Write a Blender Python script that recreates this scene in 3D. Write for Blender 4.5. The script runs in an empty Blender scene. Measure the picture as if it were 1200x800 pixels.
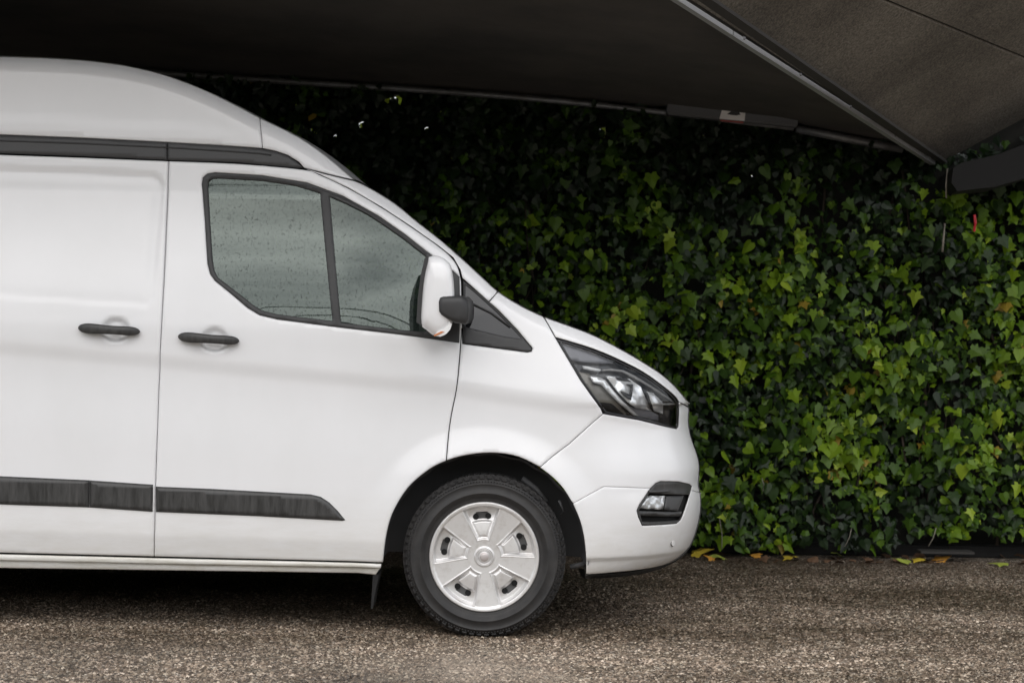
import bpy, bmesh, math, random
import numpy as np
from mathutils import Matrix, Vector, noise
from mathutils.geometry import delaunay_2d_cdt

random.seed(7)
R = math.radians
sc = bpy.context.scene
col = sc.collection

# ------------------------------------------------------------------ camera
FPX = 2264.0                     # focal length in pixels of the 1200 px wide photograph
CAM = Vector((0.0, -8.0, 1.30))
PITCH = math.atan(-20 / FPX)
ROLL = 0.0165
CAMROT = Matrix.Rotation(R(90) + PITCH, 3, 'X') @ Matrix.Rotation(ROLL, 3, 'Z')
cd = bpy.data.cameras.new('camera')
cam = bpy.data.objects.new('camera', cd)
col.objects.link(cam)
cam.matrix_world = Matrix.Translation(CAM) @ CAMROT.to_4x4()
cd.sensor_width = 36
cd.lens = FPX / 1200 * 36
cd.clip_end = 2000
cd.dof.use_dof = True
cd.dof.focus_distance = 8.1
cd.dof.aperture_fstop = 4.0
sc.camera = cam

# ------------------------------------------------------------------ world: bright overcast sky
SUN_EL, SUN_AZ = 50, 192         # degrees; azimuth clockwise from +Y (behind the camera)
w = bpy.data.worlds.new('World')
sc.world = w
w.use_nodes = True
nt = w.node_tree
nt.nodes.clear()
o_ = nt.nodes.new('ShaderNodeOutputWorld')
bg = nt.nodes.new('ShaderNodeBackground')
bg.inputs['Strength'].default_value = 0.15
sky = nt.nodes.new('ShaderNodeTexSky')
sky.sky_type = 'NISHITA'
sky.sun_disc = False
sky.sun_elevation = R(SUN_EL)
sky.sun_rotation = R(SUN_AZ)
sky.air_density = 1.0
sky.dust_density = 3.0
tc = nt.nodes.new('ShaderNodeTexCoord')
mp = nt.nodes.new('ShaderNodeMapping')
mp.inputs['Scale'].default_value = (1.0, 1.0, 2.6)
cn = nt.nodes.new('ShaderNodeTexNoise')
cn.inputs['Scale'].default_value = 3.4
cn.inputs['Detail'].default_value = 6
cn.inputs['Roughness'].default_value = 0.55
cr = nt.nodes.new('ShaderNodeValToRGB')
cr.color_ramp.elements[0].position = 0.36
cr.color_ramp.elements[0].color = (2.3, 2.5, 2.8, 1)
cr.color_ramp.elements[1].position = 0.66
cr.color_ramp.elements[1].color = (10.6, 10.6, 10.6, 1)
mx = nt.nodes.new('ShaderNodeMixRGB')
mx.inputs['Fac'].default_value = 0.88
L = nt.links.new
L(tc.outputs['Generated'], mp.inputs['Vector'])
L(mp.outputs['Vector'], cn.inputs['Vector'])
L(cn.outputs['Fac'], cr.inputs['Fac'])
L(sky.outputs['Color'], mx.inputs['Color1'])
L(cr.outputs['Color'], mx.inputs['Color2'])
gs = nt.nodes.new('ShaderNodeSeparateXYZ')
gm = nt.nodes.new('ShaderNodeMapRange')      # an overcast sky is brighter overhead than at the horizon
gm.inputs['From Min'].default_value = 0.0; gm.inputs['From Max'].default_value = 1.0
gm.inputs['To Min'].default_value = 0.5; gm.inputs['To Max'].default_value = 1.35
L(tc.outputs['Generated'], gs.inputs[0]); L(gs.outputs['Z'], gm.inputs['Value'])
gx = nt.nodes.new('ShaderNodeVectorMath'); gx.operation = 'SCALE'
L(mx.outputs['Color'], gx.inputs[0]); L(gm.outputs[0], gx.inputs['Scale'])
L(gx.outputs[0], bg.inputs['Color'])
L(bg.outputs['Background'], o_.inputs['Surface'])

sd = bpy.data.lights.new('sun', 'SUN')
sd.energy = 0.7
sd.angle = R(80)
sd.color = (1.0, 0.97, 0.93)
so = bpy.data.objects.new('sun', sd)
col.objects.link(so)
_d = Vector((math.sin(R(SUN_AZ)) * math.cos(R(SUN_EL)), math.cos(R(SUN_AZ)) * math.cos(R(SUN_EL)), math.sin(R(SUN_EL))))
so.rotation_euler = _d.to_track_quat('Z', 'Y').to_euler()
so.location = _d * 20

sc.view_settings.view_transform = 'Standard'
sc.view_settings.look = 'None'
sc.view_settings.gamma = 1
sc.view_settings.exposure = 0.85
sc.cycles.max_bounces = 8
sc.cycles.use_denoising = True

# ------------------------------------------------------------------ helpers
def ray(px, py):
    return CAMROT @ Vector(((px - 600) / FPX, (400 - py) / FPX, -1.0))

def at(px, py, y):
    """the point of the place seen at a photograph pixel, at a given depth y"""
    d = ray(px, py)
    t = (y - CAM.y) / d.y
    return CAM + d * t

def on_ground(px, py, z=0.0):
    d = ray(px, py)
    t = (z - CAM.z) / d.z
    return CAM + d * t

def link(name, me, m=None, parent=None, smooth=False):
    me.name = name
    ob = bpy.data.objects.new(name, me)
    col.objects.link(ob)
    if m is not None and not me.materials:
        me.materials.append(m)
    if smooth:
        me.shade_smooth()
    if parent is not None:
        ob.parent = parent
        ob.location = -WLOC(parent)
    return ob

def WLOC(o):
    v = Vector((0, 0, 0))
    while o is not None:
        v += o.location
        o = o.parent
    return v

def pydata(name, vs, fs, m=None, parent=None, smooth=False):
    me = bpy.data.meshes.new(name)
    me.from_pydata([tuple(v) for v in vs], [], fs)
    me.update()
    return link(name, me, m, parent, smooth)

def from_bm(name, bm, m=None, parent=None, smooth=False):
    me = bpy.data.meshes.new(name)
    bm.normal_update()
    bm.to_mesh(me)
    bm.free()
    return link(name, me, m, parent, smooth)

def tag(o, label, cat, group=None, kind=None):
    o['label'] = label
    o['category'] = cat
    if group: o['group'] = group
    if kind: o['kind'] = kind
    return o

def struct(o):
    o['kind'] = 'structure'
    return o

def empty(name, loc, label=None, cat=None, group=None, parent=None):
    o = bpy.data.objects.new(name, None)
    col.objects.link(o)
    o.empty_display_size = 0.1
    if parent is not None:
        o.parent = parent
        o.location = Vector(loc) - WLOC(parent)
    else:
        o.location = loc
    if label: tag(o, label, cat, group)
    return o

def bm_box(bm, c, s, rot=None, bevel=0):
    r = bmesh.ops.create_cube(bm, size=1.0)
    vs = r['verts']
    M = Matrix.Translation(Vector(c)) @ (rot.to_4x4() if rot else Matrix.Identity(4)) @ Matrix.Diagonal((*s, 1))
    bmesh.ops.transform(bm, matrix=M, verts=vs)
    if bevel:
        es = list({e for v in vs for e in v.link_edges})
        bmesh.ops.bevel(bm, geom=es, offset=bevel, segments=2, affect='EDGES', profile=0.5)
    return vs

def bm_tube(bm, pts, rad, seg=8, cap=True):
    pts = [Vector(p) for p in pts]
    if not isinstance(rad, (list, tuple)): rad = [rad] * len(pts)
    rings = []
    up = Vector((0, 0, 1))
    for i, p in enumerate(pts):
        a = pts[max(0, i - 1)]; b = pts[min(len(pts) - 1, i + 1)]
        t = (b - a).normalized()
        n = t.cross(up)
        if n.length < 1e-3: n = t.cross(Vector((1, 0, 0)))
        n.normalize(); bb = t.cross(n)
        rings.append([bm.verts.new(p + (n * math.cos(2 * math.pi * k / seg) + bb * math.sin(2 * math.pi * k / seg)) * rad[i]) for k in range(seg)])
    for i in range(len(rings) - 1):
        for k in range(seg):
            bm.faces.new((rings[i][k], rings[i][(k + 1) % seg], rings[i + 1][(k + 1) % seg], rings[i + 1][k]))
    if cap:
        bm.faces.new(rings[0][::-1]); bm.faces.new(rings[-1])

def bm_beam(bm, a, b, wdt, hgt, up=Vector((0, 0, 1))):
    """rectangular bar from a to b"""
    a = Vector(a); b = Vector(b)
    t = (b - a).normalized(); n = t.cross(up).normalized(); u = n.cross(t)
    vs = []
    for p in (a, b):
        for sx, sz in ((-1, -1), (1, -1), (1, 1), (-1, 1)):
            vs.append(bm.verts.new(p + n * sx * wdt / 2 + u * sz * hgt / 2))
    for q in ((0, 1, 2, 3), (7, 6, 5, 4), (0, 4, 5, 1), (1, 5, 6, 2), (2, 6, 7, 3), (3, 7, 4, 0)):
        bm.faces.new([vs[i] for i in q])

# ------------------------------------------------------------------ materials
def mat(name, color=(0.8, 0.8, 0.8), rough=0.5, metal=0.0, **kw):
    m = bpy.data.materials.new(name)
    m.use_nodes = True
    b = m.node_tree.nodes['Principled BSDF']
    b.inputs['Base Color'].default_value = (*color, 1)
    b.inputs['Roughness'].default_value = rough
    b.inputs['Metallic'].default_value = metal
    for k, v in kw.items():
        b.inputs[k].default_value = v
    return m

def nodes(m): return m.node_tree.nodes, m.node_tree.links.new, m.node_tree.nodes['Principled BSDF']

def noise_node(N, Lk, scale, detail=4, rough=0.55, vec=None, mapping=None):
    n = N.new('ShaderNodeTexNoise')
    n.inputs['Scale'].default_value = scale
    n.inputs['Detail'].default_value = detail
    n.inputs['Roughness'].default_value = rough
    t = N.new('ShaderNodeTexCoord')
    src = t.outputs['Object'] if vec is None else vec
    if mapping:
        mpn = N.new('ShaderNodeMapping'); mpn.inputs['Scale'].default_value = mapping
        Lk(src, mpn.inputs['Vector']); src = mpn.outputs['Vector']
    Lk(src, n.inputs['Vector'])
    return n

def ramp(N, Lk, src, stops):
    r = N.new('ShaderNodeValToRGB')
    while len(r.color_ramp.elements) < len(stops): r.color_ramp.elements.new(0.5)
    for e, (p, c) in zip(r.color_ramp.elements, stops):
        e.position = p
        e.color = (*c, 1) if len(c) == 3 else (c[0], c[0], c[0], 1)
    Lk(src, r.inputs['Fac'])
    return r

def bump(N, Lk, b, src, strength, dist):
    bn = N.new('ShaderNodeBump')
    bn.inputs['Strength'].default_value = strength
    bn.inputs['Distance'].default_value = dist
    Lk(src, bn.inputs['Height']); Lk(bn.outputs['Normal'], b.inputs['Normal'])
    return bn

# white paint, with road film low down
PAINT = mat('white_paint', (0.80, 0.80, 0.82), 0.28, **{'Coat Weight': 0.5, 'Coat Roughness': 0.06})
N, K, B = nodes(PAINT)
n1 = noise_node(N, K, 3.0, 6, 0.6, mapping=(1, 1, 0.5))
r1 = ramp(N, K, n1.outputs['Fac'], [(0.3, (0.80, 0.80, 0.815)), (0.75, (0.76, 0.76, 0.77))])
geo = N.new('ShaderNodeNewGeometry'); sp = N.new('ShaderNodeSeparateXYZ'); K(geo.outputs['Position'], sp.inputs[0])
mr = N.new('ShaderNodeMapRange'); mr.inputs['From Min'].default_value = 0.62; mr.inputs['From Max'].default_value = 0.24
K(sp.outputs['Z'], mr.inputs['Value'])
n2 = noise_node(N, K, 14, 7, 0.65, mapping=(0.5, 1, 2.2))
mu = N.new('ShaderNodeMath'); mu.operation = 'MULTIPLY'; K(mr.outputs[0], mu.inputs[0]); K(n2.outputs['Fac'], mu.inputs[1])
mxn = N.new('ShaderNodeMixRGB'); K(mu.outputs[0], mxn.inputs['Fac']); K(r1.outputs['Color'], mxn.inputs['Color1'])
mxn.inputs['Color2'].default_value = (0.52, 0.49, 0.43, 1)
K(mxn.outputs['Color'], B.inputs['Base Color'])


SILL = mat('sill_paint', (0.62, 0.6, 0.56), 0.4)
N, K, B = nodes(SILL)
n1 = noise_node(N, K, 9, 8, 0.7, mapping=(0.35, 1, 3))
r1 = ramp(N, K, n1.outputs['Fac'], [(0.28, (0.30, 0.28, 0.24)), (0.42, (0.62, 0.60, 0.54)), (0.6, (0.78, 0.77, 0.74))])
K(r1.outputs['Color'], B.inputs['Base Color'])

def plastic(name, c, rough, streak=False, spec=0.5):
    m = mat(name, (c, c, c * 1.03), rough)
    N, K, B = nodes(m)
    B.inputs['Specular IOR Level'].default_value = spec
    n = noise_node(N, K, 900, 2, 0.5)
    bump(N, K, B, n.outputs['Fac'], 0.25, 0.0004)
    if streak:
        s = noise_node(N, K, 30, 5, 0.7, mapping=(1.6, 1, 0.22))
        rc = ramp(N, K, s.outputs['Fac'], [(0.35, (c * 0.55,)), (0.6, (c * 1.1, c * 1.08, c * 1.06)), (0.8, (c * 1.7, c * 1.62, c * 1.55))])
        K(rc.outputs['Color'], B.inputs['Base Color'])
        r2 = ramp(N, K, s.outputs['Fac'], [(0.35, (rough * 0.55,)), (0.6, (rough,))]); K(r2.outputs['Color'], B.inputs['Roughness'])
    return m

TRIM = plastic('dark_side_trim', 0.042, 0.5, True)
RAILM = plastic('grey_roof_trim', 0.055, 0.5, False)
RUB = plastic('window_rubber', 0.030, 0.5)
BLK = mat('black_inner', (0.006, 0.006, 0.006), 0.9)
UNDER = mat('black_underbody', (0.012, 0.012, 0.012), 0.9)
LINER = plastic('arch_liner', 0.075, 0.75)
GLOSSBLK = mat('gloss_black', (0.012, 0.012, 0.014), 0.08)
TYRE = plastic('tyre_rubber', 0.040, 0.62)
N, K, B = nodes(TYRE)
n1 = noise_node(N, K, 18, 6, 0.6)
r1 = ramp(N, K, n1.outputs['Fac'], [(0.3, (0.014, 0.0135, 0.014)), (0.7, (0.030, 0.028, 0.027))]); K(r1.outputs['Color'], B.inputs['Base Color'])
SILVER = mat('silver_hubcap', (0.62, 0.61, 0.60), 0.38, 0.6)
N, K, B = nodes(SILVER)
n1 = noise_node(N, K, 25, 8, 0.65)
r1 = ramp(N, K, n1.outputs['Fac'], [(0.30, (0.62, 0.60, 0.58)), (0.50, (0.74, 0.73, 0.725))]); K(r1.outputs['Color'], B.inputs['Base Color'])
STEEL = mat('wheel_steel', (0.10, 0.10, 0.10), 0.5, 0.3)
CHROME = mat('chrome', (0.95, 0.95, 0.95), 0.16, 0.45)
CHROME_D = mat('dull_chrome', (0.34, 0.33, 0.32), 0.35, 0.5)
LAMPGREY = mat('lamp_grey', (0.20, 0.20, 0.22), 0.25)
LAMPWARM = mat('lamp_warm_grey', (0.20, 0.185, 0.16), 0.3, 0.2)
LAMPWHITE = mat('lamp_white', (0.8, 0.8, 0.8), 0.25)
AMBER = mat('amber_lens', (0.55, 0.22, 0.10), 0.2)
SEATM = mat('seat_cloth', (0.05, 0.05, 0.055), 0.9)
DASHM = mat('dashboard_plastic', (0.03, 0.03, 0.03), 0.6)

def clear_glass(name, tint, fac_ior=1.5, rough=0.02, film=None, wet=False, film_fac=0.5):
    """thin pane: mirror-like coat over see-through tint, optional film of condensation"""
    m = bpy.data.materials.new(name); m.use_nodes = True
    nt = m.node_tree; N = nt.nodes; K = nt.links.new; N.clear()
    out = N.new('ShaderNodeOutputMaterial')
    tr = N.new('ShaderNodeBsdfTransparent'); tr.inputs['Color'].default_value = (*tint, 1)
    gl = N.new('ShaderNodeBsdfGlossy'); gl.inputs['Roughness'].default_value = rough
    fr = N.new('ShaderNodeFresnel'); fr.inputs['IOR'].default_value = fac_ior
    base = tr.outputs[0]
    if film is not None:
        df = N.new('ShaderNodeBsdfDiffuse')
        n = noise_node(N, K, 1.4, 3, 0.5)
        vo = N.new('ShaderNodeTexVoronoi'); vo.inputs['Scale'].default_value = 150
        t = N.new('ShaderNodeTexCoord'); K(t.outputs['Object'], vo.inputs['Vector'])
        dn = noise_node(N, K, 130, 3, 0.75, mapping=(1, 1, 0.6))
        c1 = ramp(N, K, n.outputs['Fac'], [(0.3, tuple(0.8 * f for f in film)), (0.7, tuple(1.2 * f for f in film))])
        K(c1.outputs['Color'], df.inputs['Color'])
        ms = N.new('ShaderNodeMixShader')
        if wet:
            dr = ramp(N, K, dn.outputs['Fac'], [(0.36, (film_fac * 0.2,)), (0.46, (film_fac,)), (0.66, (film_fac,)), (0.72, (min(1, film_fac * 1.5),))])
            gc = ramp(N, K, dn.outputs['Fac'], [(0.36, (0.34, 0.38, 0.36)), (0.45, (0.58, 0.65, 0.61))]); K(gc.outputs['Color'], gl.inputs['Color'])
            K(dr.outputs['Color'], ms.inputs[0])
            bn = N.new('ShaderNodeBump'); bn.inputs['Strength'].default_value = 0.02; bn.inputs['Distance'].default_value = 0.0003
            K(dn.outputs['Fac'], bn.inputs['Height']); K(bn.outputs['Normal'], gl.inputs['Normal'])
        else:
            ms.inputs[0].default_value = film_fac
        K(tr.outputs[0], ms.inputs[1]); K(df.outputs[0], ms.inputs[2])
        base = ms.outputs[0]
    m2 = N.new('ShaderNodeMixShader')
    K(fr.outputs[0], m2.inputs[0]); K(base, m2.inputs[1]); K(gl.outputs[0], m2.inputs[2])
    K(m2.outputs[0], out.inputs['Surface'])
    return m

GLASS_R = clear_glass('wet_window_glass', (0.30, 0.33, 0.32), 2.0, 0.02, (0.045, 0.060, 0.053), True, 0.60)
GLASS_F = clear_glass('window_glass', (0.30, 0.33, 0.32), 2.0, 0.012, (0.035, 0.048, 0.043), True, 0.5)
GLASS_D = clear_glass('quarter_glass', (0.03, 0.03, 0.03), 1.6, 0.03)
LENS = clear_glass('lamp_lens', (0.92, 0.93, 0.94), 1.45, 0.02)

# ------------------------------------------------------------------ VAN: side surface
# silhouette points: photograph pixel and the depth at which the body turns away there
TOP = [(-555, 52, .30), (-300, 58, .30), (-100, 63.5, .30), (0, 66.5, .30), (70, 69, .30), (130, 74.5, .30), (175, 83, .30), (210, 93.5, .29), (245, 107.5, .27),
       (280, 124.5, .24), (304.5, 137.5, .22), (350, 160, .20), (385, 184, .19), (416, 210, .17), (440, 223.5, .17), (465, 239.5, .16), (490, 260, .15), (517.5, 281.5, .14),
       (545.5, 306, .14), (565, 324, .14), (584, 341, .14), (608, 356, .15), (636, 369.5, .17), (667.5, 381, .20), (690, 389.5, .22), (710, 399, .25), (736, 413, .30),
       (760, 427.5, .36), (775, 437.5, .41), (788, 449, .48), (798, 460, .56), (806, 471, .66)]
NOSE = [(806, 471, .66), (807, 480, .68), (806.5, 492, .68), (808, 504, .68), (812, 518, .68), (817, 532, .68), (819.5, 545, .68), (819, 556, .68), (818, 566, .68), (820, 576, .68), (821, 585, .68),
        (820.5, 598, .68), (818, 612, .68), (813.5, 627, .68), (807.5, 640, .68), (800, 648, .62), (790, 655, .55), (772, 663, .42), (755, 667.5, .33), (737, 670.5, .25), (712, 672.5, .18), (686, 673.5, .12)]

def smooth_poly(pts, n=4):
    """Catmull-Rom through the points"""
    P = [np.array(p, float) for p in pts]
    out = []
    for i in range(len(P) - 1):
        p0 = P[max(i - 1, 0)]; p1 = P[i]; p2 = P[i + 1]; p3 = P[min(i + 2, len(P) - 1)]
        for k in range(n):
            t = k / n
            out.append(0.5 * ((2 * p1) + (-p0 + p2) * t + (2 * p0 - 5 * p1 + 4 * p2 - p3) * t * t + (-p0 + 3 * p1 - 3 * p2 + p3) * t ** 3))
    out.append(P[-1])
    return out

TOPS = [at(p[0], p[1], p[2]) for p in smooth_poly(TOP, 3)]
NOSES = [at(p[0], p[1], p[2]) for p in smooth_poly(NOSE, 3)]
TX = np.array([p.x for p in TOPS]); TZ = np.array([p.z for p in TOPS])
NX = np.array([p.x for p in NOSES][::-1]); NZ = np.array([p.z for p in NOSES][::-1])
TSEG = np.stack([TX[:-1], TZ[:-1], TX[1:], TZ[1:]], 1)

def segdist(P, S):
    P = np.asarray(P, float)
    out = np.full(len(P), 1e9)
    for i in range(0, len(P), 4000):
        p = P[i:i + 4000]
        ax, az, bx, bz = S[:, 0], S[:, 1], S[:, 2], S[:, 3]
        dx, dz = bx - ax, bz - az
        l2 = np.maximum(dx * dx + dz * dz, 1e-12)
        t = ((p[:, None, 0] - ax) * dx + (p[:, None, 1] - az) * dz) / l2
        t = np.clip(t, 0, 1)
        ex = p[:, None, 0] - (ax + t * dx); ez = p[:, None, 1] - (az + t * dz)
        out[i:i + 4000] = np.sqrt((ex * ex + ez * ez).min(1))
    return out

_cz = [at(0, 396, 0), at(187, 412, 0), at(540, 446, 0), at(692, 470, 0), at(800, 487, .5)]
CZX = np.array([-4.5] + [p.x for p in _cz]); CZZ = np.array([_cz[0].z + 0.10] + [p.z for p in _cz])
_lz = [at(0, 621, 0), at(448, 635, 0)]
LSL = (_lz[1].z - _lz[0].z) / (_lz[1].x - _lz[0].x)
ZBELT = at(400, 385, 0).z
# recessed panel pressed into the sliding door
_pn = [at(-120, 190, 0), at(0, 192, 0), at(168, 199, 0), at(180, 203, 0), at(185.5, 212, 0), at(184, 260, 0), at(181, 320, 0), at(179, 352, 0), at(172, 360, 0), at(0, 349, 0), at(-120, 341, 0)]
PANEL_REC = np.array([(p.x, p.z) for p in _pn])
WC = at(567.5, 653.7, 0.03)       # front wheel centre
WCX, WCZ = WC.x, WC.z

def sstep(a, b, x):
    t = np.clip((x - a) / (b - a), 0, 1)
    return t * t * (3 - 2 * t)

def in_poly(P, poly):
    P = np.asarray(P, float); n = len(poly)
    ins = np.zeros(len(P), bool)
    x, z = P[:, 0], P[:, 1]
    j = n - 1
    for i in range(n):
        xi, zi = poly[i]; xj, zj = poly[j]
        c = ((zi > z) != (zj > z)) & (x < (xj - xi) * (z - zi) / ((zj - zi) if zj != zi else 1e-12) + xi)
        ins ^= c
        j = i
    return ins

def surf(P):
    """depth y of the near body side at (x, z)"""
    P = np.asarray(P, float)
    x, z = P[:, 0], P[:, 1]
    zc = np.interp(x, CZX, CZZ)
    s = z - zc
    y = 0.004 + 0.03 * np.maximum(s, 0)
    y += 0.0125 * (1 - sstep(-0.080, 0.0, s)) - 0.016 * (1 - sstep(-0.42, -0.080, s))
    # tumblehome over the belt
    h = np.maximum(z - ZBELT + 0.06, 0)
    hc = np.minimum(h, 0.62)
    y += 0.20 * hc * hc / (hc + 0.45) + 0.10 * hc * hc + 0.05 * (h - hc)
    # cab narrows towards the front
    q = np.clip(x + 0.80, 0, 0.55)
    y += (0.16 * q * q + 0.10 * np.maximum(x + 0.25, 0) * (x < 9)) * (0.15 + 0.85 * sstep(ZBELT - 0.30, ZBELT + 0.12, z))
    # tuck under low down
    zl = _lz[0].z + LSL * (x - _lz[0].x)
    y += 0.16 * np.maximum(zl - z, 0) * (x < WCX)
    # wheel arch flare
    r = np.hypot(x - WCX, z - WCZ)
    y += -0.016 * (1 - sstep(0.425, 0.56, r)) * (z > 0.2)
    # shelf over the lower bumper
    y += 0.016 * (1 - sstep(0.32, 0.335, z)) * (x > WCX + .2)
    # bumper lower half stands proud
    y += -0.012 * sstep(0.60, 0.585, z) * (x > WCX + .2) if False else 0
    # top rounding
    d = segdist(P, TSEG)
    above = z > np.interp(x, TX, TZ)
    d = np.where(above, 0, d)
    RT = np.interp(x, [-1.35, -1.05, -0.6, 0.0, 0.5], [0.075, 0.08, 0.075, 0.07, 0.075])
    HT = np.interp(x, [-1.35, -1.05, -0.6, 0.0, 0.5], [0.065, 0.065, 0.055, 0.06, 0.075])
    t = np.clip(1 - d / RT, 0, 1) * 0.985
    y += HT * (1 - np.sqrt(np.maximum(1 - t ** 2.2, 0)))
    # front corner rounding in plan
    xn = np.interp(z, NZ, NX)
    xn = np.where(z > NOSES[0].z, NOSES[0].x + 0.02 + 0.0 * z, xn)
    dn = np.clip(xn - x, 0, None)
    t = np.clip(1 - dn / 0.62, 0, 1) * 0.985
    y += 0.66 * (1 - np.sqrt(np.maximum(1 - t ** 2.3, 0)))
    # pressed panel
    big = in_poly(P, PANEL_REC)
    dp = segdist(P, np.concatenate([PANEL_REC, np.roll(PANEL_REC, -1, 0)], 1))
    sd_ = np.where(big, dp, -dp)
    fade = sstep(at(0, 350, 0).z, at(0, 300, 0).z, z)
    y += (0.008 * sstep(-0.001, 0.009, sd_) - 0.004 * sstep(0.012, 0.06, sd_)) * (0.35 + 0.65 * fade) * (x < at(190, 300, 0).x)
    # shallow pockets behind the two door handles
    for hx, hy in ((135, 386), (251, 398)):
        c = at(hx, hy, 0)
        rr_ = np.hypot((x - c.x) / 0.060, (z - c.z) / 0.050)
        y += 0.018 * (1 - sstep(0.75, 1.0, rr_))
    # crease in the roof side
    zr = np.interp(x, [at(-500, 112, .12).x, at(0, 137, .12).x, at(196, 146, .12).x, at(287, 153, .12).x], [at(-500, 112, .12).z, at(0, 137, .12).z, at(196, 146, .12).z, at(287, 153, .12).z])
    y += 0.0035 * sstep(-0.005, 0.005, z - zr) * (1 - sstep(at(250, 150, .12).x, at(290, 150, .12).x, x)) * (z > 2.0)
    return y

# settle the silhouette at the depth where the surface really turns away
for _it in range(4):
    _st = smooth_poly(TOP, 3); _sn = smooth_poly(NOSE, 3)
    _yt = surf(np.array([(p.x, p.z) for p in TOPS])); _yn = surf(np.array([(p.x, p.z) for p in NOSES]))
    TOPS = [at(p[0], p[1], 0.5 * (q.y + float(y_))) for p, q, y_ in zip(_st, TOPS, _yt)]
    NOSES = [at(p[0], p[1], 0.5 * (q.y + float(y_))) for p, q, y_ in zip(_sn, NOSES, _yn)]
    TX = np.array([p.x for p in TOPS]); TZ = np.array([p.z for p in TOPS])
    NX = np.array([p.x for p in NOSES][::-1]); NZ = np.array([p.z for p in NOSES][::-1])
    TSEG = np.stack([TX[:-1], TZ[:-1], TX[1:], TZ[1:]], 1)

def P2(px, py):
    """photograph pixel to (x, z) on the van's side"""
    y = 0.0
    for _ in range(10):
        p = at(px, py, y)
        y = 0.5 * y + 0.5 * float(surf([(p.x, p.z)])[0])
    p = at(px, py, y)
    return (p.x, p.z)

def PL(pts, n=0):
    if n:
        pts = [tuple(p) for p in smooth_poly(pts, n)]
    return [P2(*p) for p in pts]

def top_between(a, b):
    """silhouette points between two pixel x positions, as (x, z)"""
    xa, xb = P2(*a)[0], P2(*b)[0]
    return [(TX[i], TZ[i]) for i in range(len(TX)) if min(xa, xb) < TX[i] < max(xa, xb)]

def nose_between(za, zb):
    return [(p.x, p.z) for p in NOSES if min(za, zb) < p.z < max(za, zb)]

def densify(poly, step):
    out = []
    n = len(poly)
    for i in range(n):
        a = poly[i]; b = poly[(i + 1) % n]
        l = math.hypot(b[0] - a[0], b[1] - a[1])
        if l < 1e-5: continue
        k = max(1, int(math.ceil(l / step)))
        for j in range(k):
            out.append((a[0] + (b[0] - a[0]) * j / k, a[1] + (b[1] - a[1]) * j / k))
    return out

def area2(poly):
    return sum(poly[i][0] * poly[(i + 1) % len(poly)][1] - poly[(i + 1) % len(poly)][0] * poly[i][1] for i in range(len(poly)))

def inset(poly, d):
    """shrink (d>0) a polygon"""
    if area2(poly) < 0: poly = poly[::-1]
    n = len(poly); out = []
    for i in range(n):
        p = np.array(poly[i]); a = np.array(poly[i - 1]); b = np.array(poly[(i + 1) % n])
        e1 = p - a; e2 = b - p
        e1 /= max(np.linalg.norm(e1), 1e-9); e2 /= max(np.linalg.norm(e2), 1e-9)
        n1 = np.array((-e1[1], e1[0])); n2 = np.array((-e2[1], e2[0]))
        m = n1 + n2; l = np.linalg.norm(m)
        if l < 1e-6: m = n1; l = 1
        m = m / l
        k = min(1 / max(float(m @ n1), 0.35), 2.8)
        out.append(tuple(p + m * d * k))
    return out

def segs(poly):
    a = np.array(poly); return np.concatenate([a, np.roll(a, -1, 0)], 1)

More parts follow.
